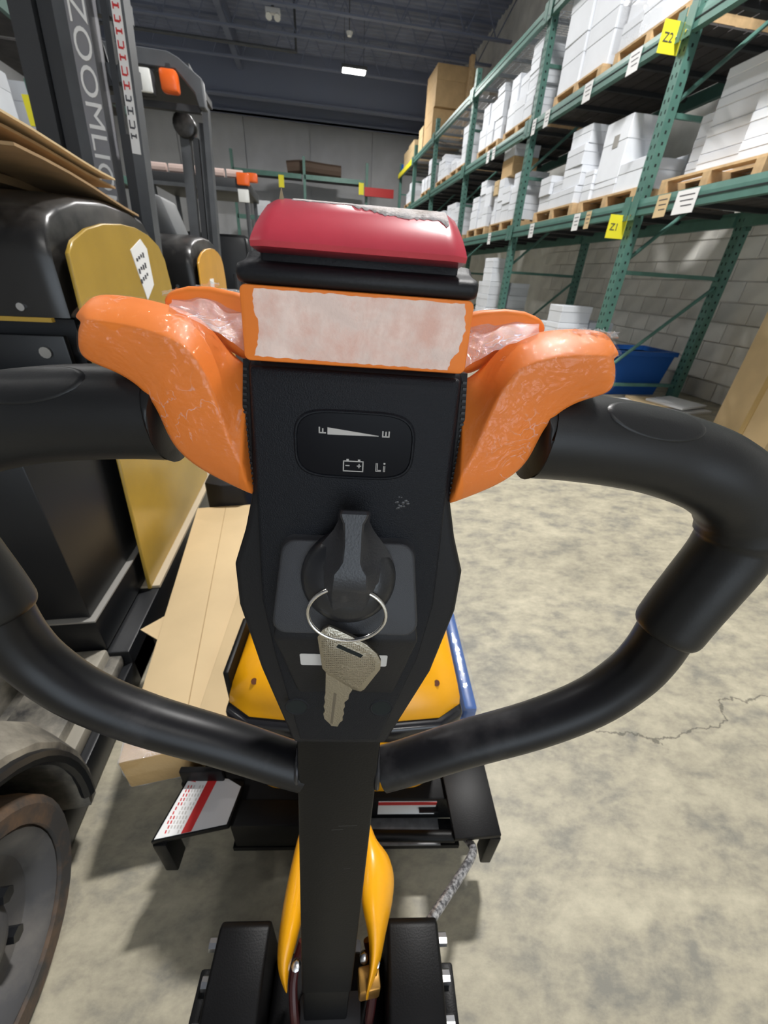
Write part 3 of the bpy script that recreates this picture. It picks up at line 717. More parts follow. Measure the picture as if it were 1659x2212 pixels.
        P = [(-1.75, 2.41), (-.97, 2.40), (-.90, 2.375), (-.755, 2.28), (-.755, 2.12), (-.80, 2.12), (-.82, 2.20), (-.93, 2.31), (-1.75, 2.31)]
        prism(g, P, lambda p: (p[0] + .0, YG, p[1]), lambda p: (p[0] + .0, YG + .10, p[1])); guard = obj('guard_hoop', g, M_mast, t, .006, 1)
        bm = bm_new(); add_box(bm, -1.75, -.85, YG + .10, YG + .9, 2.33, 2.38); obj('guard_roof', bm, M_mastdk, t)
        bm = bm_new(); add_box(bm, -1.75, -.80, YG + .04, YG + .09, 2.10, 2.14); obj('lamp_bar', bm, M_mastdk, t)
        for k in range(3):
            bm = bm_new(); tube(bm, [(-1.72 + .2 * k, YG + .06, 2.13), (-1.45 + .2 * k, YG + .06, 2.35)], .018, 8); obj('guard_strut', bm, M_mast, t)
        bm = bm_new(); add_box(bm, -1.215, -1.08, YG - .06, YG + .03, 2.14, 2.29); hl = obj('headlamp_shell', bm, M_mastdk, t, .03)
        bm = bm_new(); add_box(bm, -1.205, -1.09, YG - .075, YG - .055, 2.15, 2.28); obj('headlamp_lens', bm, M_clear, hl, .02)
        bm = bm_new(); add_box(bm, -1.035, -.915, YG - .07, YG + .02, 2.17, 2.295); il = obj('indicator_lens', bm, M_amber, t, .02)
        bm = bm_new(); add_box(bm, -.99, -.96, YG - .02, YG + .02, 2.295, 2.33); obj('stalk', bm, M_mastdk, il)
        # seat back and armrest beyond the hood
        bm = bm_new(); prism(bm, [(0, 0), (.12, 0), (.05, .22), (-.03, .24)], lambda p: (-.86 + p[0] + dx, 1.6 + dy, 1.22 + p[1]), lambda p: (-.86 + p[0] + dx, 1.9 + dy, 1.22 + p[1])); obj('seat_back', bm, mat('grey_vinyl', (.16, .165, .17), .55), t, .02)
    if near:
        # low rear step, dusty fender and steer wheel next to the camera
        B('step_plate', -1.2, -.57, .50, .86, .10, .135, M_dust, .006)
        B('step_riser', -1.2, -.55, .36, 1.0, .012, .10, M_bodydk, .006)
        bm = bm_new(); cy, cz, rr = .245, .205, .25
        rings = []
        for k in range(15):
            a = math.radians(-20 + 200 * k / 14)
            for_r = [(-.90, rr + .10), (-.56, rr + .07), (-.498, rr + .03), (-.492, rr), (-.52, rr - .004), (-.90, rr - .004)]
            rings.append([(x, cy + r_ * math.cos(a), cz + r_ * math.sin(a)) for x, r_ in for_r])
        loft(bm, rings); obj('fender', bm, M_dust, t, smooth=True, ang=40)
        bm = bm_new(); tube(bm, [(-.497, cy + (rr + .006) * math.cos(math.radians(a)), cz + (rr + .006) * math.sin(math.radians(a))) for a in range(-14, 181, 8)], .013, 8); obj('fender_lip', bm, M_bodydk, t, smooth=True)
        bm = bm_new()
        prof = [(-.74, .10), (-.74, .185), (-.725, .202), (-.69, .205), (-.53, .205), (-.508, .201), (-.498, .187), (-.50, .160), (-.515, .157)]
        rings = [[(x, cy + r_ * math.cos(2 * PI * k / 40), cz + r_ * math.sin(2 * PI * k / 40)) for x, r_ in prof] for k in range(41)]
        loft(bm, rings, closed=False); tyre = obj('tyre', bm, M_tyre, t, smooth=True)
        bm = bm_new()
        prof = [(-.512, .159), (-.505, .155), (-.51, .142), (-.535, .122), (-.545, .085), (-.52, .06), (-.512, .05), (-.505, .03), (-.505, .002)]
        rings = [[(x, cy + r_ * math.cos(2 * PI * k / 40), cz + r_ * math.sin(2 * PI * k / 40)) for x, r_ in prof] for k in range(41)]
        loft(bm, rings, closed=False); rim = obj('wheel_rim', bm, M_rim, t, smooth=True)
        for k in range(5):
            a = 2 * PI * k / 5 + .3
            bm = bm_new(); tube(bm, [(-.53, cy + .07 * math.cos(a), cz + .07 * math.sin(a)), (-.508, cy + .07 * math.cos(a), cz + .07 * math.sin(a))], .012, 6); obj('wheel_nut', bm, M_bodydk, rim)
        # long dusty chassis rails beside the step
        for x0, x1, zz in ((-.98, -.78, .19), (-.74, -.60, .165)):
            bm = bm_new(); prism(bm, [(.44, .08), (.44, zz - .03), (.50, zz), (.86, zz), (.86, .08)], lambda p: (x0, p[0], p[1]), lambda p: (x1, p[0], p[1])); obj('chassis_rail', bm, M_dust, t, .008)
    return t
forklift(0, 0, 'nearest black and yellow forklift at the left with dusty wheel and lettered mast', True)
forklift(-.06, 1.55, 'second black and yellow forklift with overhead guard and orange indicator', False)

# third forklift farther back
t = thing('forklift', 'third dark forklift far behind with pale rolls on its roof and a mirror', 'forklift', (-1.35, 7.6, 0))
def B3(name, x0, x1, y0, y1, z0, z1, m, bev=0.0):
    bm = bm_new(); add_box(bm, x0, x1, y0, y1, z0, z1); return obj(name, bm, m, t, bev)
B3('counterweight', -1.95, -.82, 7.0, 8.1, .25, 1.5, M_bodydk, .12)
B3('roof_frame', -2.05, -.80, 6.9, 8.2, 1.99, 2.10, M_mastdk, .01)
B3('roof_edge', -2.05, -.80, 6.88, 6.9, 1.96, 2.0, M_mast)
for x, y in ((-2.0, 7.0), (-.85, 7.05), (-2.0, 8.1), (-.85, 8.1)):
    B3('roof_post', x - .025, x + .025, y - .025, y + .025, 1.2, 2.0, M_mast)
B3('indicator_lens', -.93, -.77, 6.85, 6.93, 2.03, 2.16, M_amber, .015); B3('indicator_lens', -.84, -.70, 7.2, 7.3, 2.12, 2.22, M_amber, .015)
B3('mirror', -.93, -.79, 6.86, 6.88, 1.85, 2.05 - .06, M_clear, .02)
B3('mirror_stalk', -.85, -.835, 6.88, 6.9, 1.3, 1.86, M_mastdk)
for k in range(5): 
    bm = bm_new(); tube(bm, [(-2.0 + k * .235, 7.0, 2.152), (-1.80 + k * .235, 7.0, 2.152)], .05, 10); tag(obj('pale_roll', bm, M_pink, smooth=True), 'pale pink roll on the roof of the far forklift, %s of five' % ORD[k], 'roll', 'pale rolls on the far forklift roof')
for x in (-1.85, -.98):
    bm = bm_new(); tube(bm, [(x, 7.5, .26), (x + .14, 7.5, .26)], .255, 24); obj('wheel', bm, M_tyre, t, smooth=True)
# narrow grey cabinet between forklifts and the red cap
t = thing('grey_truck_cover', 'grey plastic cover of a low truck behind the black housing', 'truck', (-.62, 4.7, 0))
bm = bm_new(); prism(bm, [(-.74, .0), (-.32, .0), (-.36, .9), (-.42, 1.15), (-.52, 1.2), (-.66, .95)], lambda p: (p[0], 4.6, p[1]), lambda p: (p[0], 5.2, p[1])); obj('cover', bm, mat('silver_cover', (.32, .33, .35), .5, dirt=(.5, .5, .52), dscale=40, dth=.55), t, .03)
bm = bm_new(); tube(bm, [(-.70, 4.5, .55), (-.70, 4.5, 1.05)], .03, 10); obj('lever', bm, M_mastdk, t, smooth=True)
bm = bm_new(); add_box(bm, -.85, -.55, 4.45, 4.6, 0, .8); obj('front_plate', bm, M_mast, t, .01)

# cardboard sheets on the near forklift's hood
def sheet(name, pts, th, m, label):
    """bent sheet: grid of points rows x cols, given thickness"""
    bm = bm_new(); nr, nc = len(pts), len(pts[0])
    up = [[bm.verts.new((p[0], p[1], p[2] + th)) for p in r] for r in pts]; dn = [[bm.verts.new(p) for p in r] for r in pts]
    for i in range(nr - 1):
        for j in range(nc - 1):
            bm.faces.new((up[i][j], up[i + 1][j], up[i + 1][j + 1], up[i][j + 1])); bm.faces.new((dn[i][j], dn[i][j + 1], dn[i + 1][j + 1], dn[i + 1][j]))
    for i in range(nr - 1):
        for j in (0, nc - 1): bm.faces.new((up[i][j], dn[i][j], dn[i + 1][j], up[i + 1][j]))
    for j in range(nc - 1):
        for i in (0, nr - 1): bm.faces.new((up[i][j], up[i][j + 1], dn[i][j + 1], dn[i][j]))
    return tag(obj(name, bm, m), label, 'cardboard', 'cardboard sheets on the near forklift')
def grid(x0, x1, y0, y1, fz, n=6): return [[(x0 + (x1 - x0) * i / n, y0 + (y1 - y0) * j / n, fz(i / n, j / n)) for j in range(n + 1)] for i in range(n + 1)]
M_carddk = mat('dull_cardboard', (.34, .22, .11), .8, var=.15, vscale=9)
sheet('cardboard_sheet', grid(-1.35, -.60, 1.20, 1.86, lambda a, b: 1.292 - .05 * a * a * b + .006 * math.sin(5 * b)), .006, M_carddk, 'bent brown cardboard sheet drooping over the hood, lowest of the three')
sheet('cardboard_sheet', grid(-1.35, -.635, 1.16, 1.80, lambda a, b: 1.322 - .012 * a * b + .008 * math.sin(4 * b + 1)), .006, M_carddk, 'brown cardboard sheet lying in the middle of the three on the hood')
sheet('cardboard_sheet', grid(-1.35, -.62, 1.12, 1.77, lambda a, b: 1.342 - .012 * a * b + .009 * math.sin(4 * b + 1)), .005, M_card2, 'pale worn cardboard sheet topmost of the three on the hood')
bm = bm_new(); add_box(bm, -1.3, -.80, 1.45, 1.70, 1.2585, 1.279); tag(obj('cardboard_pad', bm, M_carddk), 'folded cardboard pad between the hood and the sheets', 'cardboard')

# ================================================================== PALLET TRUCK (subject)
TO = Vector((0.00785, 0.16616, 0.80932)); TU = Vector((0.99194, -0.12589, -0.01418)); TV = Vector((0.02545, 0.08841, 0.99576)); TW = Vector((-0.12411, -0.9881, 0.0909))
def T(u, v, w): return TO + (TU * u + TV * v + TW * w) * .001
UC = 4.5                                   # centre line of the head (mm)
KO = Vector((-.005, .122, 0)); KR = Vector((.992, -.126, 0)); KF = Vector((.126, .992, 0))
def K(a, b, z): return KO + KR * a + KF * b + Vector((0, 0, z))
truck = thing('pallet_truck', 'electric pallet truck in the foreground with orange paddles and black loop handle', 'pallet truck', KO, -.1264)

def tprism(name, poly, w0, w1, m, parent, bevel=0.0, seg=2, taper=1.0, cen=None):
    bm = bm_new()
    c = cen or (sum(p[0] for p in poly) / len(poly), sum(p[1] for p in poly) / len(poly))
    prism(bm, poly, lambda p: T(p[0], p[1], w0), lambda p: T(c[0] + (p[0] - c[0]) * taper, c[1] + (p[1] - c[1]) * taper, w1))
    return obj(name, bm, m, parent, bevel, seg)
def rrect(u0, u1, v0, v1, r, n=5):
    out = []
    for cu, cv, a0 in ((u1 - r, v1 - r, 0), (u0 + r, v1 - r, 90), (u0 + r, v0 + r, 180), (u1 - r, v0 + r, 270)):
        for k in range(n + 1):
            a = math.radians(a0 + 90 * k / n); out.append((cu + r * math.cos(a), cv + r * math.sin(a)))
    return out

# --- steering column
bm = bm_new()
def uc(v): return .0162 * v + .6
rings = []
for v in (60, -20, -200, -400, -497):
    h = 31
    rings.append([T(uc(v) - h, v, 0), T(uc(v) + h, v, 0), T(uc(v) + h, v, -42), T(uc(v) - h, v, -42)])
loft(bm, rings); col = obj('steering_column', bm, M_blackmetal, truck, .0025, 2)
bm = bm_new(); rings = []
for v in (-499, -640, -690):
    rings.append([T(uc(v) - 30, v, -3), T(uc(v) + 30, v, -3), T(uc(v) + 30, v, -48), T(uc(v) - 30, v, -48)])
loft(bm, rings); obj('column_foot', bm, M_blackmetal, truck, .003)
for s in (-1, 1):                          # weld beads where the loop meets the column
    bm = bm_new()
    pts = [T(uc(-55) + s * 32, -58 + 19 * math.cos(a) + random.uniform(-1.5, 1.5), -16 + 16 * math.sin(a)) for a in [2 * PI * k / 14 for k in range(15)]]
    tube(bm, pts, [random.uniform(.0010, .0022) for _ in pts], 8); obj('weld_bead', bm, mat('weld', (.05, .05, .055), .3, .6), col, smooth=True)
for (u, v, L_) in ((2, -118, 16), (-4, -124, 10), (8, -190, 6)):
    bm = bm_new(); prism(bm, [(u, v), (u + L_, v + 1), (u + L_, v + 1.5), (u, v + .5)], lambda p: T(p[0], p[1], .02), lambda p: T(p[0], p[1], .12)); obj('scratch', bm, mat('scratch', (.06, .06, .06), .5), col)

# --- loop handle: tube and foam grips on both sides
def mirror(s, u): return UC + s * u
half_tube = [(33, -64), (52, -55), (97, -31), (150, -6), (188, 20), (210, 48), (219, 72), (223, 100), (230, 127)]
for s in (-1, 1):
    bm = bm_new(); pts = [T(mirror(s, u), v, -16) for u, v in half_tube]
    tube(bm, smooth_path(pts, 5), .0175, 20); obj('loop_tube', bm, M_tube, truck, smooth=True)
    gp = [(221.5, 92), (226, 112), (232, 134), (238, 158), (237, 178), (226, 196), (205, 209), (178, 217), (148, 222), (118, 224.5), (99, 225), (97, 225)]
    pts = smooth_path([T(mirror(s, u), v, -16 - (3 if i > 6 else 0)) for i, (u, v) in enumerate(gp)], 6)
    n_ = len(pts); rs = []
    for i in range(n_):
        f_ = i / (n_ - 1)
        r_ = .0215 if f_ < .33 else (.0232 if f_ < .40 else .0238)
        if f_ > .955: r_ = .0238 * math.sqrt(max(0.0, 1 - ((f_ - .955) / .05) ** 2)) + .002
        if i < 3: r_ = (.0195, .0208, .0214)[i]
        rs.append(r_)
    bm = bm_new(); tube(bm, pts, rs, 28); g = obj('foam_grip', bm, M_grip, truck, smooth=True, ang=60)
    # oval thumb pad pressed into the grip
    bm = bm_new(); rings = []
    for k, (f_, h) in enumerate(((1.0, 23.3), (.96, 23.95), (.88, 24.02), (.4, 24.05), (.02, 24.05))):
        ring = []
        for q in range(28):
            a = 2 * PI * q / 28; uu = 152 + 27 * f_ * math.cos(a); th = math.radians(50) + .50 * f_ * math.sin(a)
            vv = 222 - (uu - 152) * .10
            ring.append(T(mirror(s, uu), vv + h * math.sin(th), -19 + h * math.cos(th)))
        rings.append(ring)
    loft(bm, rings, False, True); obj('thumb_pad', bm, M_grip, g, smooth=True, ang=60)

# --- head housing
hp = [(-52, 192), (-58, 168), (-65.5, 146), (-65.5, 118), (-56, 66), (-34, -8), (34, -8), (56, 66), (65.5, 118), (65.5, 146), (58, 168), (52, 192), (49.5, 256.8), (-49.5, 256.8)]
hp = [(UC + (u if v > 0 else u * 1.0) - (0 if v > 60 else 3.5 * (60 - v) / 70), v) for u, v in hp]
head = tprism('head_housing', hp, -52, 1, M_black, truck, .004, 3)
fp = [(-47.5, 254), (47.5, 254), (48.5, 192), (49.5, 150), (50, 126), (45, 84), (28, 3), (-28, 3), (-45, 84), (-50, 126), (-49.5, 150), (-48.5, 192)]
fp = [(UC + u - (0 if v > 60 else 3.5 * (60 - v) / 60), v) for u, v in fp]
plate = tprism('face_plate', fp, .5, 6, M_panel, head, .0022, 3)
for u in (-28, 29):
    bm = bm_new(); 
    cyl(bm, T(u, 38, 5.5), T(u, 38, 6.15), .0065, 20); obj('screw_recess', bm, M_hole, plate)
    bm = bm_new(); rings = []
    for rr_, ww in ((8.2, 6.0), (7.4, 6.35), (6.4, 6.1)):
        rings.append([T(u + rr_ * math.cos(2 * PI * q / 24), 38 + rr_ * math.sin(2 * PI * q / 24), ww) for q in range(24)])
    loft(bm, rings, False, False); obj('recess_rim', bm, M_panel, plate, smooth=True)
# dull scuffs on the plate
for k in range(14):
    a = random.uniform(0, 2 * PI); r_ = random.uniform(0, 5.5); u = 29 + r_ * math.cos(a) + (4 if k > 11 else 0); v = 190 + r_ * math.sin(a) + (6 if k > 11 else 0)
    bm = bm_new(); bmesh.ops.create_icosphere(bm, subdivisions=1, radius=.001 * random.uniform(.35, .9)); xform(bm, frame(T(u, v, 6.0), TU, TV) @ Matrix.Diagonal((1.4, 1, .45, 1))); obj('scuff', bm, mat('burnished', (.05, .05, .055), .25), plate, smooth=True)

# battery gauge: bowed rounded lens in a lipped recess
def lens(k=0.0):
    out = []
    for i in range(64):
        a = 2 * PI * i / 64; c, s_ = math.cos(a), math.sin(a)
        out.append((4.8 + (27.2 + k) * math.copysign(abs(c) ** .44, c), 220.6 + (15.2 + k) * math.copysign(abs(s_) ** .60, s_)))
    return out
bm = bm_new()
rings = [[T(u, v, 6.0) for u, v in lens(1.8)], [T(u, v, 7.0) for u, v in lens(1.0)], [T(u, v, 7.0) for u, v in lens(.4)], [T(u, v, 5.6) for u, v in lens(-.1)]]
loft(bm, rings, False, False); obj('gauge_bezel', bm, M_panel, plate, smooth=True)
gauge = tprism('gauge_lens', lens(0), 5.8, 6.35, M_gloss, plate)
W_ = 6.45
def glyph(poly): bm = bm_new(); prism(bm, poly, lambda p: T(p[0], p[1], W_ - .12), lambda p: T(p[0], p[1], W_)); obj('gauge_mark', bm, M_print, gauge)
def gline(u0, u1, v0, v1): glyph([(u0, v0), (u1, v0), (u1, v1), (u0, v1)])
glyph([(-8.2, 229.0), (-8.2, 225.6), (16.0, 225.9), (16.0, 226.2)])
# F and E lie on their sides
gline(-12.3, -8.9, 226.0, 226.6); gline(-12.3, -11.7, 226.0, 229.0); gline(-10.7, -10.1, 226.0, 228.4)
gline(17.6, 21.2, 225.6, 226.2); gline(17.6, 18.2, 225.6, 228.6); gline(19.1, 19.7, 225.6, 228.4); gline(20.6, 21.2, 225.6, 228.6)
u0, u1, v0, v1 = -.6, 9.4, 207.6, 213.2                      # battery outline with terminals
gline(u0, u1, v0, v0 + .5); gline(u0, u1, v1 - .5, v1); gline(u0, u0 + .5, v0, v1); gline(u1 - .5, u1, v0, v1)
gline(u0 + 1.6, u0 + 2.8, v1, v1 + .8); gline(u1 - 2.8, u1 - 1.6, v1, v1 + .8)
gline(u0 + 1.2, u0 + 3.2, 210.4, 210.9); gline(u1 - 3.2, u1 - 1.1, 210.4, 210.9); gline(u1 - 2.4, u1 - 1.9, 209.6, 211.7)
gline(15.4, 15.75, 208.2, 212.6); gline(16.05, 16.4, 208.8, 212.6); gline(15.4, 18.1, 208.2, 208.55); gline(16.05, 18.1, 208.8, 209.1)   # double-stroke Li
gline(19.2, 19.5, 208.2, 211.3); gline(19.8, 20.1, 208.2, 211.3); gline(19.2, 20.1, 212.1, 212.9)

# --- orange cap with torn sticker residue, rubber bumper, red belly button
cap = tprism('orange_cap', rrect(UC - 46.5, UC + 46.5, 257, 285, 2.5), -50, 14, M_orange, truck, .0012, 2)
edge = []
NS = 46
random.seed(11)
def jag(a): return random.uniform(-a, a)
pl = []
for i in range(NS + 1): t_ = i / NS; pl.append((-40.5 + 83 * t_, 283.6 + jag(.25)))
rt = [(42.5, 283.6), (43.3, 279), (44.0, 274), (43.2, 270), (42.4, 266), (40.0, 262.5), (38.8, 258.3)]
for (a0, b0), (a1, b1) in zip(rt[:-1], rt[1:]):
    for i in range(1, 5): t_ = i / 4; pl.append((a0 + (a1 - a0) * t_ + jag(.35), b0 + (b1 - b0) * t_))
for i in range(1, NS + 1): t_ = i / NS; pl.append((38.8 - 81 * t_, 258.3 + jag(.28) + .6 * t_))
lf = [(-42.2, 258.9), (-41.0, 262), (-40.0, 267), (-39.5, 272), (-41.2, 276), (-41.3, 280), (-40.5, 283.6)]
for (a0, b0), (a1, b1) in zip(lf[:-1], lf[1:]):
    for i in range(1, 5): t_ = i / 4; pl.append((a0 + (a1 - a0) * t_ + jag(.3), b0 + (b1 - b0) * t_))
tprism('torn_sticker', [(UC + u, v) for u, v in pl], 13.95, 14.12, M_residue, cap)
# ribbed side gaskets between head and paddles
for s in (-1, 1):
    bm = bm_new(); prism(bm, [(48, 256), (51.5, 256), (53.5, 235), (53.0, 212), (50, 190), (48, 190)], lambda p: T(UC + s * p[0], p[1], -46), lambda p: T(UC + s * p[0], p[1], -1.5)); gk = obj('side_gasket', bm, M_blackmetal, truck)
    for k in range(22):
        v = 193 + k * 2.8; bm = bm_new(); uo = 51.5 + 2.2 * math.sin(PI * (v - 190) / 66)
        add_box(bm, -.0009, .0009, -.0006, .0006, -.0006, .0006, frame(T(UC + s * (uo - 1.2), v, -1.4), TU, TV)); obj('gasket_rib', bm, M_grip, gk)
# bumper: profile in (v,w), run across u with rounded ends
def run_profile(name, prof, hw, m, parent, ends, sub=0, pw=(0, 0)):
    bm = bm_new(); rings = []
    cv = sum(p[0] for p in prof) / len(prof); cw = sum(p[1] for p in prof) / len(prof)
    for e_u, e_s in ends:
        rings.append([T(UC + e_u * hw, cv + pw[0] + (p[0] - cv - pw[0]) * e_s, cw + pw[1] + (p[1] - cw - pw[1]) * e_s) for p in prof])
    loft(bm, rings); return obj(name, bm, m, parent, smooth=True, sub=sub, ang=45)
END = [(-1, .72), (-.992, .88), (-.975, .96), (-.94, 1), (.94, 1), (.975, .96), (.992, .88), (1, .72)]
run_profile('rubber_bumper', [(285.4, -46), (285.4, 12.5), (286.2, 14.5), (288.2, 15.6), (290.6, 14.8), (292.2, 12), (293.4, 6), (294.5, 1), (296, -4), (298.5, -7), (298.5, -46)], 47.5, M_black, truck, END)
nk = tprism('button_neck', rrect(UC - 40.5, UC + 40.5, 291, 304, 1.5), -40, 1.5, M_black, truck, .0012)
red_prof = [(297.5, -42), (296.9, 8), (297.2, 17.5), (299.0, 18.6), (301.5, 17.2), (306, 13.2), (311, 7), (315.5, -2), (317.5, -9), (318.5, -20), (316, -36), (306, -44)]
REND = [(-1, .93), (-.998, .965), (-.985, 1.0), (-.95, 1.02), (0, 1.04), (.95, 1.02), (.985, 1.0), (.998, .965), (1, .93)]
bm = bm_new(); rings = []
for k in range(25):
    e_ = -1 + 2 * k / 24; ee = math.copysign(abs(e_) ** .5, e_)
    rings.append([T(UC + ee * (40.5 - max(0, p[0] - 299) * .20), p[0] - 2.2 * max(0, abs(ee) - .9) * 10 * (p[0] - 297) / 21, p[1] - (4.5 * max(0, abs(ee) - .86) * 7) * (1 if p[1] > 0 else 0) * .5) for p in red_prof])
loft(bm, rings); redb = obj('belly_button', bm, M_red, truck, smooth=True, ang=50)
# torn paper left on top of the red button, towards the right
random.seed(5)
bm = bm_new(); top = []; bot = []
def red_surf(u, f_):                       # point on the button between front (0) and crest (1)
    pts = [(306, 13.2), (311, 7), (315.5, -2), (317.5, -9), (318.5, -20)]
    x = f_ * (len(pts) - 1); i = min(int(x), len(pts) - 2); q = x - i
    return pts[i][0] + (pts[i + 1][0] - pts[i][0]) * q, pts[i][1] + (pts[i + 1][1] - pts[i][1]) * q
rows = []
NU = 60
for j in range(6):
    row = []
    for i in range(NU + 1):
        u = -28 + 61.5 * i / NU
        fl_ = (.56 if u < -4 else (.50 - .22 * min(1, (u + 4) / 14))) + random.uniform(-.035, .035) - (.10 if u > 31 else 0)
        f_ = fl_ + (1.0 - fl_) * j / 5; v, w_ = red_surf(u, f_); row.append(bm.verts.new(T(UC + u, v + .25, w_ + .25)))
    rows.append(row)
for j in range(5):
    for i in range(NU): bm.faces.new((rows[j][i], rows[j][i + 1], rows[j + 1][i + 1], rows[j + 1][i]))
M_res2 = mat('pale_residue', (.62, .57, .55), .8, var=.2, vscale=160, bump=.6, bscale=500, dirt=(.28, .22, .17), dscale=70, dth=.64)
o = obj('torn_sticker', bm, M_res2, redb, smooth=True); md = o.modifiers.new('th', 'SOLIDIFY'); md.thickness = .0003
bm = bm_new(); prism(bm, [(-35, 311), (-33, 318), (-32, 322), (-31, 318), (-29, 316), (-28, 312)], lambda p: T(UC + p[0], p[1] - 2, -4), lambda p: T(UC + p[0], p[1] - 2, -4.3)); obj('torn_corner', bm, mat('torn_edge', (.30, .25, .15), .8), redb)

# --- orange throttle paddles
WT = [(126, 268), (121, 276.5), (114, 278.5), (100, 278), (87, 276), (75, 272.5), (67, 264.5), (60.5, 256), (54.5, 252), (52, 250)]
WR = [(116, 267), (111, 268), (103, 267.5), (91, 266.5), (80, 263.8), (70.5, 259.5), (65, 249), (61, 235), (57.5, 219), (53, 207)]
WL = [(122, 262), (122.5, 254.5), (119.5, 250.5), (107.5, 247), (98, 240.5), (93, 231.5), (91, 222), (87.5, 211.5), (76, 201), (51.5, 189.5)]
def wing_rings(s, gr=0.0):
    out = []
    for i, (a, b, c) in enumerate(zip(WT, WR, WL)):
        e = i / 9
        def P(p, w, du=0, dv=0): return T(UC + s * (p[0] + du), p[1] + dv, w)
        k = 6 if i == 0 else 0
        mid = ((b[0] + c[0]) / 2, (b[1] + c[1]) / 2)
        r = [P(a, -13 - gr * 0 - k * .2, 0, gr), P(((a[0] + b[0]) / 2, (a[1] + b[1]) / 2 + 1.2), 1 + gr, 0, gr), P(b, 9 + gr - k), P(mid, 7 + gr - k), P(c, 0 + gr - k * .5, 0, -gr), P((c[0] - 0, c[1] + 1), -16 - gr, 0, -gr), P(((a[0] + c[0]) / 2, (a[1] + c[1]) / 2), -26 - gr), P(a, -24 - gr, 0, gr)]
        out.append(r)
    return out
random.seed(3)
for s in (-1, 1):
    bm = bm_new(); RR = loft(bm, wing_rings(s))
    cl = bm.edges.layers.float.new('crease_edge')
    for a_, b_ in zip(RR[:-1], RR[1:]):
        for j_, cv_ in ((2, .65), (0, .45), (4, .65)):
            e_ = bm.edges.get((a_[j_], b_[j_]))
            if e_: e_[cl] = cv_
    for j_ in range(8):
        e_ = bm.edges.get((RR[-1][j_], RR[-1][(j_ + 1) % 8])); e_[cl] = .9
        e_ = bm.edges.get((RR[0][j_], RR[0][(j_ + 1) % 8])); e_[cl] = .35
    wing = obj('throttle_paddle', bm, M_orange, truck, sub=3)
    # thumb lobe on the far side of the paddle
    bm = bm_new(); lob = [(51, 281), (60, 283.5), (72, 285), (82, 284.5), (91, 282), (95, 277), (90, 270), (76, 262), (60, 254), (51, 252)]
    prism(bm, lob, lambda p: T(UC + s * p[0], p[1], -46), lambda p: T(UC + s * p[0], p[1], -25)); obj('thumb_lobe', bm, M_orange, wing, .004, 3)
    # crumpled cling film around the paddle
    bm = bm_new(); rr_ = wing_rings(s, .35); fine = []
    for i in range(len(rr_) - 1):
        for q in range(4):
            f_ = q / 4; row = [rr_[i][j].lerp(rr_[i + 1][j], f_) for j in range(8)]
            row2 = []
            for j in range(8):
                for q2 in range(4): row2.append(row[j].lerp(row[(j + 1) % 8], q2 / 4))
            fine.append(row2)
    R_ = loft(bm, fine, False, False)
    bm.normal_update()
    for v in bm.verts:
        n3 = mnoise.noise(v.co * 190) * .0005 + mnoise.noise(v.co * 520) * .0004
        v.co += v.normal * n3 * 1.0
    f_o = obj('cling_film', bm, M_film, wing, sub=1)
    # loose film bridging paddle, thumb lobe and cap
    bm = bm_new(); rows = []
    for i in range(15):
        a = i / 14; row = []
        for j in range(11):
            b = j / 10
            p0 = T(UC + s * (49.5 + 34 * a), 256 + 19 * a ** .75, -7); p1 = T(UC + s * (50 + 43 * a), 283 + 3.0 * math.sin(PI * a) - 2 * a, -36)
            p = p0.lerp(p1, b) + TV * (.0035 * math.sin(PI * b) * mnoise.noise(Vector((a * 4, b * 4, s * 3.3))) + .0018 * mnoise.noise(Vector((a * 13, b * 9, s)))) + TW * .003 * mnoise.noise(Vector((a * 11, b * 7, s + 9)))
            row.append(bm.verts.new(p))
        rows.append(row)
    for i in range(14):
        for j in range(10): bm.faces.new((rows[i][j], rows[i + 1][j], rows[i + 1][j + 1], rows[i][j + 1]))
    obj('film_bridge', bm, M_bridge, wing, sub=1)
    # ragged film tails along the lower edge and by the lobe
    for (pa, pb, wv) in (((52, 191.5), (88, 213), 4.0), ((96, 280), (68, 286), 3.2)) if s < 0 else (((52, 191.5), (86, 212), 5.0), ((100, 276), (122, 276), 5.0)):
        bm = bm_new(); rows = []
        for i in range(19):
            a = i / 18; u = pa[0] + (pb[0] - pa[0]) * a; v = pa[1] + (pb[1] - pa[1]) * a; sg = -1 if pa[1] < 230 else 1
            row = [bm.verts.new(T(UC + s * u, v + sg * wv * f_ * (.35 + .65 * abs(mnoise.noise(Vector((a * 9, 2.2, s))))) , (-8 if pa[1] < 230 or s > 0 else -30) - 6 * mnoise.noise(Vector((a * 8, f_ * 3, s * 2))))) for f_ in (-.35, 0, .5, 1)]
            rows.append(row)
        for i in range(18):
            for j in range(3): bm.faces.new((rows[i][j], rows[i + 1][j], rows[i + 1][j + 1], rows[i][j + 1]))
        obj('film_tail', bm, M_bridge, wing, smooth=True)

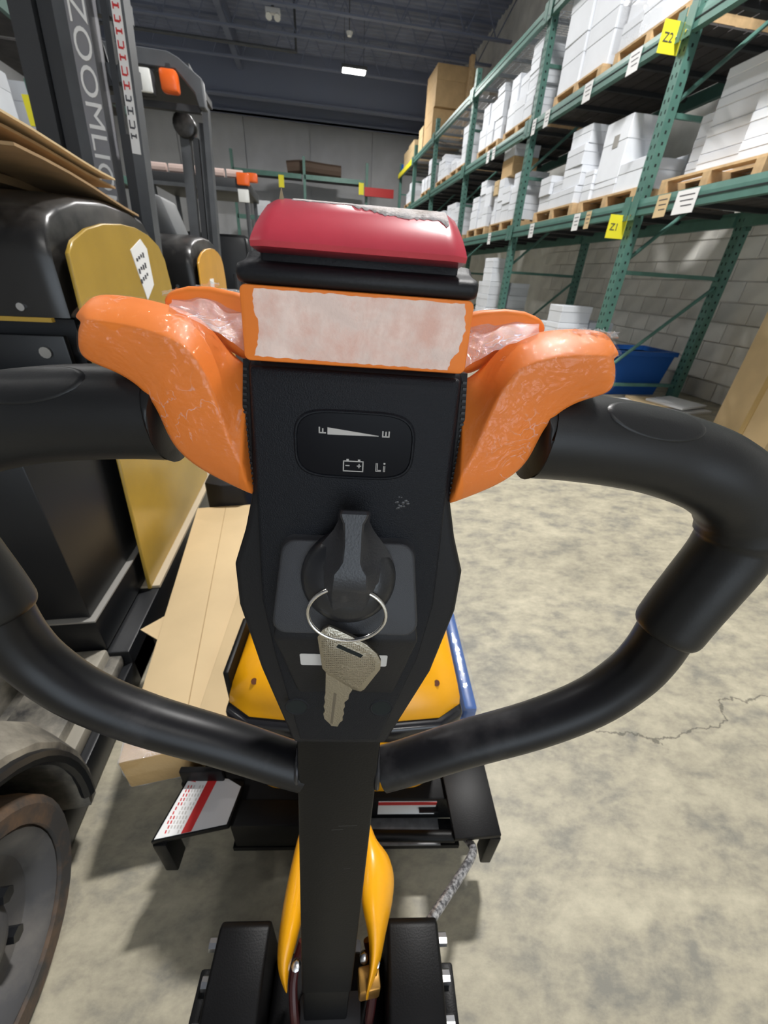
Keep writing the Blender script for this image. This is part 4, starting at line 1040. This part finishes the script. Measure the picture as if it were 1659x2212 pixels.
# --- key switch box: its face slopes outwards towards the bottom
B0 = T(4.5, 153.5, 17); BV = (TV * 61 - TW * 20).normalized(); BN = (TV * 20 + TW * 61).normalized()
def WD(u, s, h): return B0 + (TU * (u - 4.5) + BV * s + BN * h) * .001
swp = rrect(-40, 40, -33.5, 18.5, 8, 6)
bm = bm_new()
def sw_ring(h, sc, base=False):
    out = []
    for u, s in swp:
        uu = 3.6 + u * sc * (.935 - .065 * ((s + 7.5) / 26)); ss = -7.5 + (s + 7.5) * sc
        if base: out.append(T(uu, 153.5 + ss * .95, 4))
        else: out.append(WD(uu, ss, h))
    return out
loft(bm, [sw_ring(0, 1.03, True), sw_ring(-3.5, 1.0), sw_ring(-1.4, .99), sw_ring(-.4, .972), sw_ring(0, .945)])
M_swtex = mat('grained_charcoal', (.034, .036, .042), .5, bump=.2, bscale=2200, spec=.5)
sw = obj('switch_box', bm, M_swtex, truck, smooth=True, ang=50)
bm = bm_new()          # apron falling back below the box
def apr(u, v, w_): return T(UC - .5 + u, v, w_)
loft(bm, [[apr(-38, 126, 3), apr(38, 126, 3), apr(38, 126, 20), apr(-38, 126, 20)], [apr(-40.5, 114, 3), apr(40.5, 114, 3), apr(40.5, 114, 23), apr(-40.5, 114, 23)], [apr(-32, 52, 3), apr(33, 52, 3), apr(31, 54, 7.5), apr(-30, 54, 7.5)]])
ap = obj('switch_apron', bm, M_black, truck, .002, 2)
def apw(v): return 7.5 + 15.5 * (v - 54) / 60
bm = bm_new(); prism(bm, rrect(UC - 27, UC + 24, 88, 100, 1.2), lambda p: T(p[0], p[1], apw(p[1]) - .2), lambda p: T(p[0], p[1], apw(p[1]) + .35)); obj('white_label', bm, mat('grey_white_label', (.62, .60, .58), .7), ap)
# rotary key knob
bm = bm_new(); rings = []
for rr_, hh in ((24.6, -2), (24.6, 3.5), (23.8, 5.6), (20.5, 8.5), (13, 11)):
    rings.append([WD(4.3 + rr_ * math.cos(2 * PI * q / 44), rr_ * math.sin(2 * PI * q / 44), hh) for q in range(44)])
M_knob = mat('soft_black_rubber', (.016, .017, .020), .28, bump=.08, bscale=700)
loft(bm, rings); knob = obj('key_knob', bm, M_knob, truck, smooth=True, ang=60)
# waisted grip bar with a flared skirt; columns: s, centre, half width, top height, skirt half width, skirt height
bar = [(37, 6.2, 6.2, 21, 7.0, 17), (35.5, 6.2, 6.8, 22, 7.6, 15.5), (33.5, 6.1, 6.2, 22, 7.6, 14.5), (31, 6.0, 5.0, 22, 7.6, 13), (26, 6.1, 4.7, 22, 10, 10), (20, 6.2, 4.7, 22, 14.5, 7), (12.5, 5.8, 4.9, 22, 20, 5), (9, 5.5, 6.6, 22, 21.5, 4.2), (6.5, 5.4, 8.4, 22, 22.3, 4), (0, 5.4, 8.9, 21.6, 23, 3.5), (-3, 5.2, 8.9, 19.5, 22.5, 3.4), (-7, 5.0, 9.0, 15.0, 21, 3.4), (-12, 4.8, 9.0, 11.6, 18.5, 3.4), (-18, 4.6, 8.0, 8.4, 13.5, 3.2), (-22.5, 4.5, 5.0, 5.0, 7.0, 3.0)]
bm = bm_new(); rings = []
for s_, c, hw, ht, sk, hb in bar:
    mh = hb + (ht - hb) * .42; mw = hw + (sk - hw) * .30
    rings.append([WD(c - sk, s_, hb), WD(c - mw, s_, mh), WD(c - hw, s_, ht - .9), WD(c - hw + 1.0, s_, ht), WD(c + hw - 1.0, s_, ht), WD(c + hw, s_, ht - .9), WD(c + mw, s_, mh), WD(c + sk, s_, hb)])
loft(bm, rings); obj('grip_bar', bm, mat('satin_black', (.026, .027, .032), .36, bump=.12, bscale=900), knob, smooth=True, ang=32)

# --- key ring and key
c0 = T(4.2, 155.3, 30); c1 = T(4.6, 124.6, 34)
cc = (c0 + c1) / 2; rv = (c0 - c1) / 2; Rr = rv.length; ru = TU * .0198
bm = bm_new(); rn = rv.cross(TU).normalized()
pts = [cc + rv * math.cos(a) + ru * math.sin(a) + rn * (.0009 * (a / (2 * PI) - 1)) for a in [2 * PI * k / 44 for k in range(89)]]
tube(bm, pts, .00085, 10); tag(obj('key_ring', bm, M_chrome, smooth=True), 'split steel key ring hanging from the black key knob', 'key ring')
key = thing('key', 'flat nickel key with ribbed bow hanging on the steel ring', 'key', T(5, 58, 33))
KB = [(-10.5, 126), (-8, 131), (-4.5, 133.5), (3, 129.5), (15, 122), (21, 115.5), (23.5, 110), (23.5, 104), (15.5, 88.5), (13.5, 86.8), (9.5, 88), (-5, 99.5), (-8, 104)]
bow = tprism('bow', KB, 31.5, 34.0, M_nickel, key, .0004, 2)
KBi = [(p[0] * .86 + .6, 108.5 + (p[1] - 108.5) * .84) for p in KB]
random.seed(2)
bm = bm_new()
for i in range(30):
    for j in range(34):
        u = -9 + i * 1.08; v = 88 + j * 1.3
        inside = False; q = len(KBi) - 1
        for p in range(len(KBi)):
            if ((KBi[p][1] > v) != (KBi[q][1] > v)) and (u < (KBi[q][0] - KBi[p][0]) * (v - KBi[p][1]) / (KBi[q][1] - KBi[p][1]) + KBi[p][0]): inside = not inside
            q = p
        if inside and not (113 < v < 122 and abs((v - 118) + (u - 5) * .52) < 2.4 and -2 < u < 15):
            add_box(bm, -.00033, .00033, -.00042, .00042, -.0001, .00028, frame(T(u, v, 34), TU, TV))
k_ = obj('ribbed_face', bm, M_nickel, bow); k_['kind'] = 'stuff'
bm = bm_new(); add_box(bm, -.0075, .0075, -.0011, .0011, -.0004, .0003, frame(T(6.5, 117.2, 34), TU * .88 - TV * .48, TV)); obj('ring_slot', bm, M_hole, bow)
BL = [(-6.2, 101), (-6.4, 84), (-7.0, 81), (-6.6, 77), (-7.4, 74), (-6.6, 70), (-7.6, 67.5), (-6.8, 63), (-3.5, 58.5), (-2.8, 57), (1, 56.5), (2.2, 60), (4.0, 62), (3.6, 65), (4.6, 67.5), (4.0, 71), (5.0, 74), (4.4, 77), (6.8, 80), (7.2, 84), (8.6, 87), (9.2, 92), (4, 98)]
bl = tprism('blade', BL, 31.9, 33.6, M_nickel, key, .0002, 1)
bm = bm_new(); prism(bm, [(-3.4, 60), (-2.0, 59), (.0, 84), (-1.6, 85)], lambda p: T(p[0], p[1], 33.58), lambda p: T(p[0], p[1], 33.75)); obj('groove', bm, mat('key_groove', (.25, .23, .20), .35, 1.0), bl)

# --- truck body below
def kprism(name, poly, z0, z1, m, parent=None, bevel=0.0, seg=2, top=None):
    bm = bm_new(); tp = top or poly
    loft(bm, [[K(a, b, z0) for a, b in poly], [K(a, b, z1) for a, b in tp]]); return obj(name, bm, m, parent or truck, bevel, seg)
def rect(a0, a1, b0, b1): return [(a0, b0), (a1, b0), (a1, b1), (a0, b1)]
# drive-wheel side covers: flat top falling to a round front
for a0, a1 in ((-.158, -.092), (.073, .143)):
    bm = bm_new(); P = [(.074, .06), (.074, .292), (.066, .300), (.01, .300), (-.03, .292), (-.065, .268), (-.09, .23), (-.10, .18), (-.10, .06)]
    prism(bm, P, lambda p: K(a0 - .006 * (1 if a0 < 0 else 0), p[0], p[1]), lambda p: K(a1 + .004 * (1 if a0 > 0 else 0), p[0], p[1])); o = obj('drive_cover', bm, M_blackmetal, truck, .005, 3)
    sgn = -1 if a0 < 0 else 1; ae = a0 - .006 if sgn < 0 else a1 + .004
    bm = bm_new(); prism(bm, rect(-.06, .035, .06, .255), lambda p: K(ae + sgn * .004, p[0], p[1]), lambda p: K(ae + sgn * .022, p[0], p[1])); br = obj('side_bracket', bm, M_blackmetal, truck, .003)
    for b_, z_ in ((.055, .27), (.02, .262), (-.02, .262), (-.045, .20)):
        bm = bm_new(); cyl(bm, K(ae + sgn * .0, b_, z_), K(ae + sgn * .014, b_, z_), .008, 8); bo = obj('bolt', bm, M_zinc, o)
kprism('drive_housing', rect(-.092, .073, -.06, .06), .06, .20, M_blackmetal, None, .01)
bm = bm_new(); cyl(bm, K(-.05, -.01, .105), K(.04, -.01, .105), .10, 28); obj('drive_wheel', bm, mat('grey_polyurethane', (.06, .06, .065), .5), truck, .006)
bm = bm_new(); add_box(bm, -.014, .014, -.012, .012, 0, .045, Matrix.Translation(K(.047, .012, .27))); obj('brass_fitting', bm, mat('brass', (.55, .30, .08), .35, .9), truck, .003)
for (a_, b_, z_) in ((.040, .035, .30), (.055, .028, .315), (-.05, .03, .30)):
    bm = bm_new(); cyl(bm, K(a_, b_, z_), K(a_, b_ - .006, z_ + .012), .006, 8); obj('hose_nut', bm, M_zinc, truck, .001)
for s in (-1, 1):
    bm = bm_new(); tube(bm, smooth_path([K(s * .045, .05, .30), K(s * .055, .02, .27), K(s * .05, -.01, .22), K(s * .06, .05, .16)]), .006, 10); obj('hydraulic_hose', bm, mat('dark_red_hose', (.06, .012, .012), .4), truck, smooth=True)

# yellow cowl: two leaves flanking the column
def leaf(outer, inner, name):
    bm = bm_new()
    rings = []
    for (o_, i_) in zip(outer, inner):
        mid = ((o_[0] + i_[0]) / 2, (o_[1] + i_[1]) / 2, max(o_[2], i_[2]) + .006)
        rings.append([K(*o_), K(*mid), K(*i_), K(i_[0], i_[1], i_[2] - .03), K(o_[0], o_[1], o_[2] - .07)])
    loft(bm, rings); return obj(name, bm, M_yellow, truck, sub=2)
leaf([(-.060, .170, .36), (-.064, .157, .37), (-.071, .117, .365), (-.077, .075, .355), (-.078, .035, .34), (-.072, .017, .33), (-.060, .004, .32)],
     [(-.050, .168, .36), (-.046, .155, .37), (-.042, .114, .375), (-.041, .071, .37), (-.048, .040, .36), (-.058, .020, .34), (-.058, .003, .32)], 'yellow_cowl')
leaf([(.046, .175, .36), (.057, .141, .365), (.075, .134, .36), (.086, .112, .36), (.083, .083, .355), (.070, .052, .35), (.063, .026, .34), (.053, .008, .33), (.044, -.005, .32)],
     [(.036, .168, .37), (.034, .135, .38), (.033, .115, .385), (.032, .094, .385), (.032, .070, .38), (.042, .050, .37), (.047, .030, .35), (.046, .012, .335), (.042, -.003, .32)], 'yellow_cowl')

# hood of the power unit
bm = bm_new()
def hr(a, b0, b1, z): return [K(-a, b0 + .035, z), K(-a * .8, b0 + .008, z), K(-a * .4, b0, z), K(a * .4, b0, z), K(a * .8, b0 + .008, z), K(a, b0 + .035, z), K(a, b1, z), K(-a, b1, z)]
loft(bm, [hr(.188, .288, .44, .12), hr(.204, .286, .45, .385)]); obj('hood_lower', bm, M_yellow, truck, .012, 3)
bm = bm_new(); loft(bm, [hr(.212, .272, .46, .385), hr(.214, .270, .46, .432)]); obj('hood_band', bm, mat('gloss_black_band', (.012, .012, .014), .2), truck, .010, 3)
bm = bm_new(); loft(bm, [hr(.208, .286, .47, .432), hr(.207, .290, .47, .448), hr(.202, .302, .47, .468), hr(.192, .322, .47, .490), hr(.174, .350, .465, .508), hr(.150, .378, .46, .518), hr(.120, .40, .45, .522)]); hu = obj('hood_upper', bm, M_yellow, truck, smooth=True, ang=60)
for s in (-1, 1):
    bm = bm_new(); cyl(bm, K(s * .160, .332, .477), K(s * .160, .3255, .4845), .0055, 14); obj('hood_screw_hole', bm, mat('dark_recess', (.12, .03, .005), .6), hu)  # dark disc paints the shade of a screw hole
kprism('hood_gasket', rect(-.214, -.203, .33, .46), .40, .50, M_blackmetal, None, .004)

# fork frame: flared side plates, cross member and legs
frm = kprism('cross_member', rect(-.30, .27, .272, .42), .10, .185, M_blackmetal, None, .004)
kprism('cross_lip', rect(-.22, .24, .225, .272), .085, .10, M_blackmetal)
kprism('center_box', rect(-.214, -.035, .226, .271), .101, .192, M_blackmetal, None, .003)
pl_l = kprism('flared_plate', [(-.345, .200), (-.214, .224), (-.205, .30), (-.318, .318)], .188, .200, M_blackmetal, None, .001)
pl_r = kprism('flared_plate', [(.212, .200), (.302, .205), (.300, .352), (.205, .32)], .188, .200, M_blackmetal, None, .001)
kprism('plate_upright', [(-.330, .300), (-.245, .300), (-.245, .312), (-.330, .312)], .19, .235, M_blackmetal, None, .003)
kprism('plate_upright', [(.215, .345), (.300, .352), (.300, .368), (.215, .362)], .19, .235, M_blackmetal, None, .003)
kprism('frame_leg', rect(-.345, -.320, .198, .235), .075, .188, M_blackmetal, None, .003)
kprism('frame_leg', rect(.282, .304, .203, .235), .075, .188, M_blackmetal, None, .003)
kprism('frame_leg', rect(-.335, -.31, .30, .335), .05, .188, M_blackmetal, None, .003)
kprism('frame_leg', rect(.275, .30, .32, .36), .05, .188, M_blackmetal, None, .003)
for s, a_ in ((-1, -.3275), (1, .2875)):
    bm = bm_new(); cyl(bm, K(a_ - .012, .32, .052), K(a_ + .012, .32, .052), .050, 20); obj('stabiliser_wheel', bm, mat('grey_polyurethane', (.06, .06, .065), .5), truck, .004)
# warning sticker on the left plate
st = kprism('warning_label', [(-.340, .2035), (-.218, .2262), (-.209, .290), (-.238, .3040), (-.315, .3125)], .2005, .2010, mat('silver_label', (.55, .56, .58), .4), pl_l)
kprism('white_field', [(-.340, .2037), (-.296, .2118), (-.277, .3075), (-.315, .3121)], .2010, .2013, M_white, st)
kprism('red_band', [(-.296, .2118), (-.279, .2150), (-.259, .3058), (-.277, .3078)], .2011, .2016, M_redprint, st)
kprism('warning_triangle', [(-.312, .300), (-.301, .298), (-.307, .309)], .2013, .2017, M_redprint, st)
for k in range(6):
    f0 = k / 6 * .034 - .333
    for q in range(11):
        bb = .212 + q * .0075; aa = f0 + (bb - .204) * .23
        if random.random() < .9 and aa < -.282 and bb < .30: kprism('fine_print', [(aa, bb), (aa + .0024, bb + .0004), (aa + .0024, bb + .0058), (aa, bb + .0052)], .2013, .2015, M_redprint if k < 2 else M_print, st)
# plate and label inside the frame on the right, cross tube, slotted tab
kprism('inner_plate', rect(.035, .20, .225, .271), .100, .106, mat('grey_scuffed_plate', (.14, .14, .145), .5, var=.3, vscale=60), None)
lab = kprism('frame_label', [(.07, .2725), (.19, .2725), (.19, .2705), (.07, .2705)], .125, .178, M_white, frm)
kprism('red_band', [(.07, .2704), (.19, .2704), (.19, .2697), (.07, .2697)], .166, .178, M_redprint, lab)
bm = bm_new(); cyl(bm, K(.03, .215, .178), K(.215, .212, .178), .010, 14); obj('cross_tube', bm, M_blackmetal, truck, smooth=True)
kprism('slotted_tab', rect(.155, .195, .262, .272), .150, .156, M_tube)
bm = bm_new(); tube(bm, smooth_path([K(.225, .225, .17), K(.243, .205, .175), K(.245, .185, .185), K(.215, .150, .205), K(.165, .100, .24), K(.135, .070, .26)], 8), .0075, 12); obj('braided_cable', bm, M_sleeve, truck, smooth=True)
for a0 in (-.255, .085):
    kprism('fork', [(a0, .42), (a0 + .16, .42), (a0 + .16, 1.55), (a0 + .12, 1.62), (a0 + .04, 1.62), (a0, 1.55)], .045, .095, M_blackmetal, None, .004)
for a0 in (-.255, .085):
    bm_ = bm_new(); cyl(bm_, K(a0 + .04, 1.40, .036), K(a0 + .12, 1.40, .036), .036, 20); obj('load_roller', bm_, mat('grey_polyurethane', (.06, .06, .065), .5), truck, .004)

# --- blue pallet on the forks, cartons lying on it
bp = thing('blue_pallet', 'blue plastic pallet on the truck forks under the flat cartons', 'pallet', K(-.04, 1.1, 0), -.1264)
for a0 in (-.40, -.075, .255):
    kprism('runner', rect(a0, a0 + .045, .48, 1.72), .0, .105, M_blue, bp, .004)
for k in range(9):
    b0 = .48 + k * .1395; kprism('deck_slat', rect(-.42, .32, b0, b0 + .118), .105, .135, M_blue, bp, .003)
kprism('edge_wrap', rect(.288, .322, .47, 1.74), .1355, .185, M_blue, bp, .008)
kprism('clear_film', rect(.280, .330, .46, 1.75), .10, .19, M_wrap, bp, .008)
def long_carton(x0, x1, y0, y1, z0, z1, rz, label, piv, taped):
    t = thing('flat_carton', label, 'carton', ((x0 + x1) / 2, y0, z0), rz, 'long flat cartons on the blue pallet')
    Mr = Matrix.Translation(piv) @ Matrix.Rotation(rz, 4, 'Z') @ Matrix.Translation(-Vector(piv))
    bm = bm_new(); add_box(bm, x0, x1, y0, y1, z0, z1, Mr); body = obj('body', bm, M_card2, t, .004, 2)
    bm = bm_new(); add_box(bm, (x0 + x1) / 2 - .001, (x0 + x1) / 2 + .001, y0 + .1, y1, z1 - .0005, z1 + .0008, Mr); obj('lid_seam', bm, mat('seam_brown', (.36, .24, .12), .8), t)
    if taped:
        bm = bm_new(); add_box(bm, x0 - .0015, x1 + .0015, y0 - .002, y0 + .07, z0 + .002, z1 + .0015, Mr); obj('end_tape', bm, mat('clear_tape', (.55, .36, .16), .16, bump=.6, bscale=60), t, .004)
        bm = bm_new(); add_box(bm, x0 - .002, x1 + .002, y0 + .0, y0 + .085, z0 + .0, z1 + .003, Mr)
        bmesh.ops.subdivide_edges(bm, edges=bm.edges, cuts=8, use_grid_fill=True)
        for v in bm.verts: v.co += Vector((mnoise.noise(v.co * 60), mnoise.noise(v.co * 60 + Vector((5, 0, 0))), mnoise.noise(v.co * 60 + Vector((0, 7, 0))))) * .0035
        obj('film_wrap', bm, M_bridge, t, smooth=True)
        bm = bm_new(); add_box(bm, x1 - .05, x1 + .003, y0 - .006, y0 - .001, z0 - .002, z0 + .012, Mr); obj('blue_strap', bm, M_blue, t)
    return t
long_carton(-.415, -.19, .495, 1.52, .137, .235, .085, 'long flat brown carton nearest the forklifts with clear tape on its end', (-.415, .495, 0), True)
long_carton(-.278, -.06, .52, 1.50, .2375, .262, -.075, 'thin brown carton lying on top beside the yellow hood', (-.278, .58, 0), False)
bm = bm_new(); prism(bm, [(-.40, 1.56), (-.33, 1.53), (-.24, 1.53), (-.20, 1.58), (-.20, 1.72), (-.40, 1.72)], lambda p: (p[0] - .07, p[1], .137), lambda p: (p[0] - .07, p[1], .33)); tag(obj('black_block', bm, M_black, None, .01), 'black plastic block on the far end of the blue pallet', 'block')
bm = bm_new(); prism(bm, [(-.55, .845), (-.475, .79), (-.42, .85), (-.47, .92)], lambda p: (p[0] + .03, p[1] + .05, .19), lambda p: (p[0] + .03, p[1] + .05, .193)); tag(obj('cardboard_flap', bm, M_card2), 'torn cardboard flap beside the long flat carton', 'cardboard')
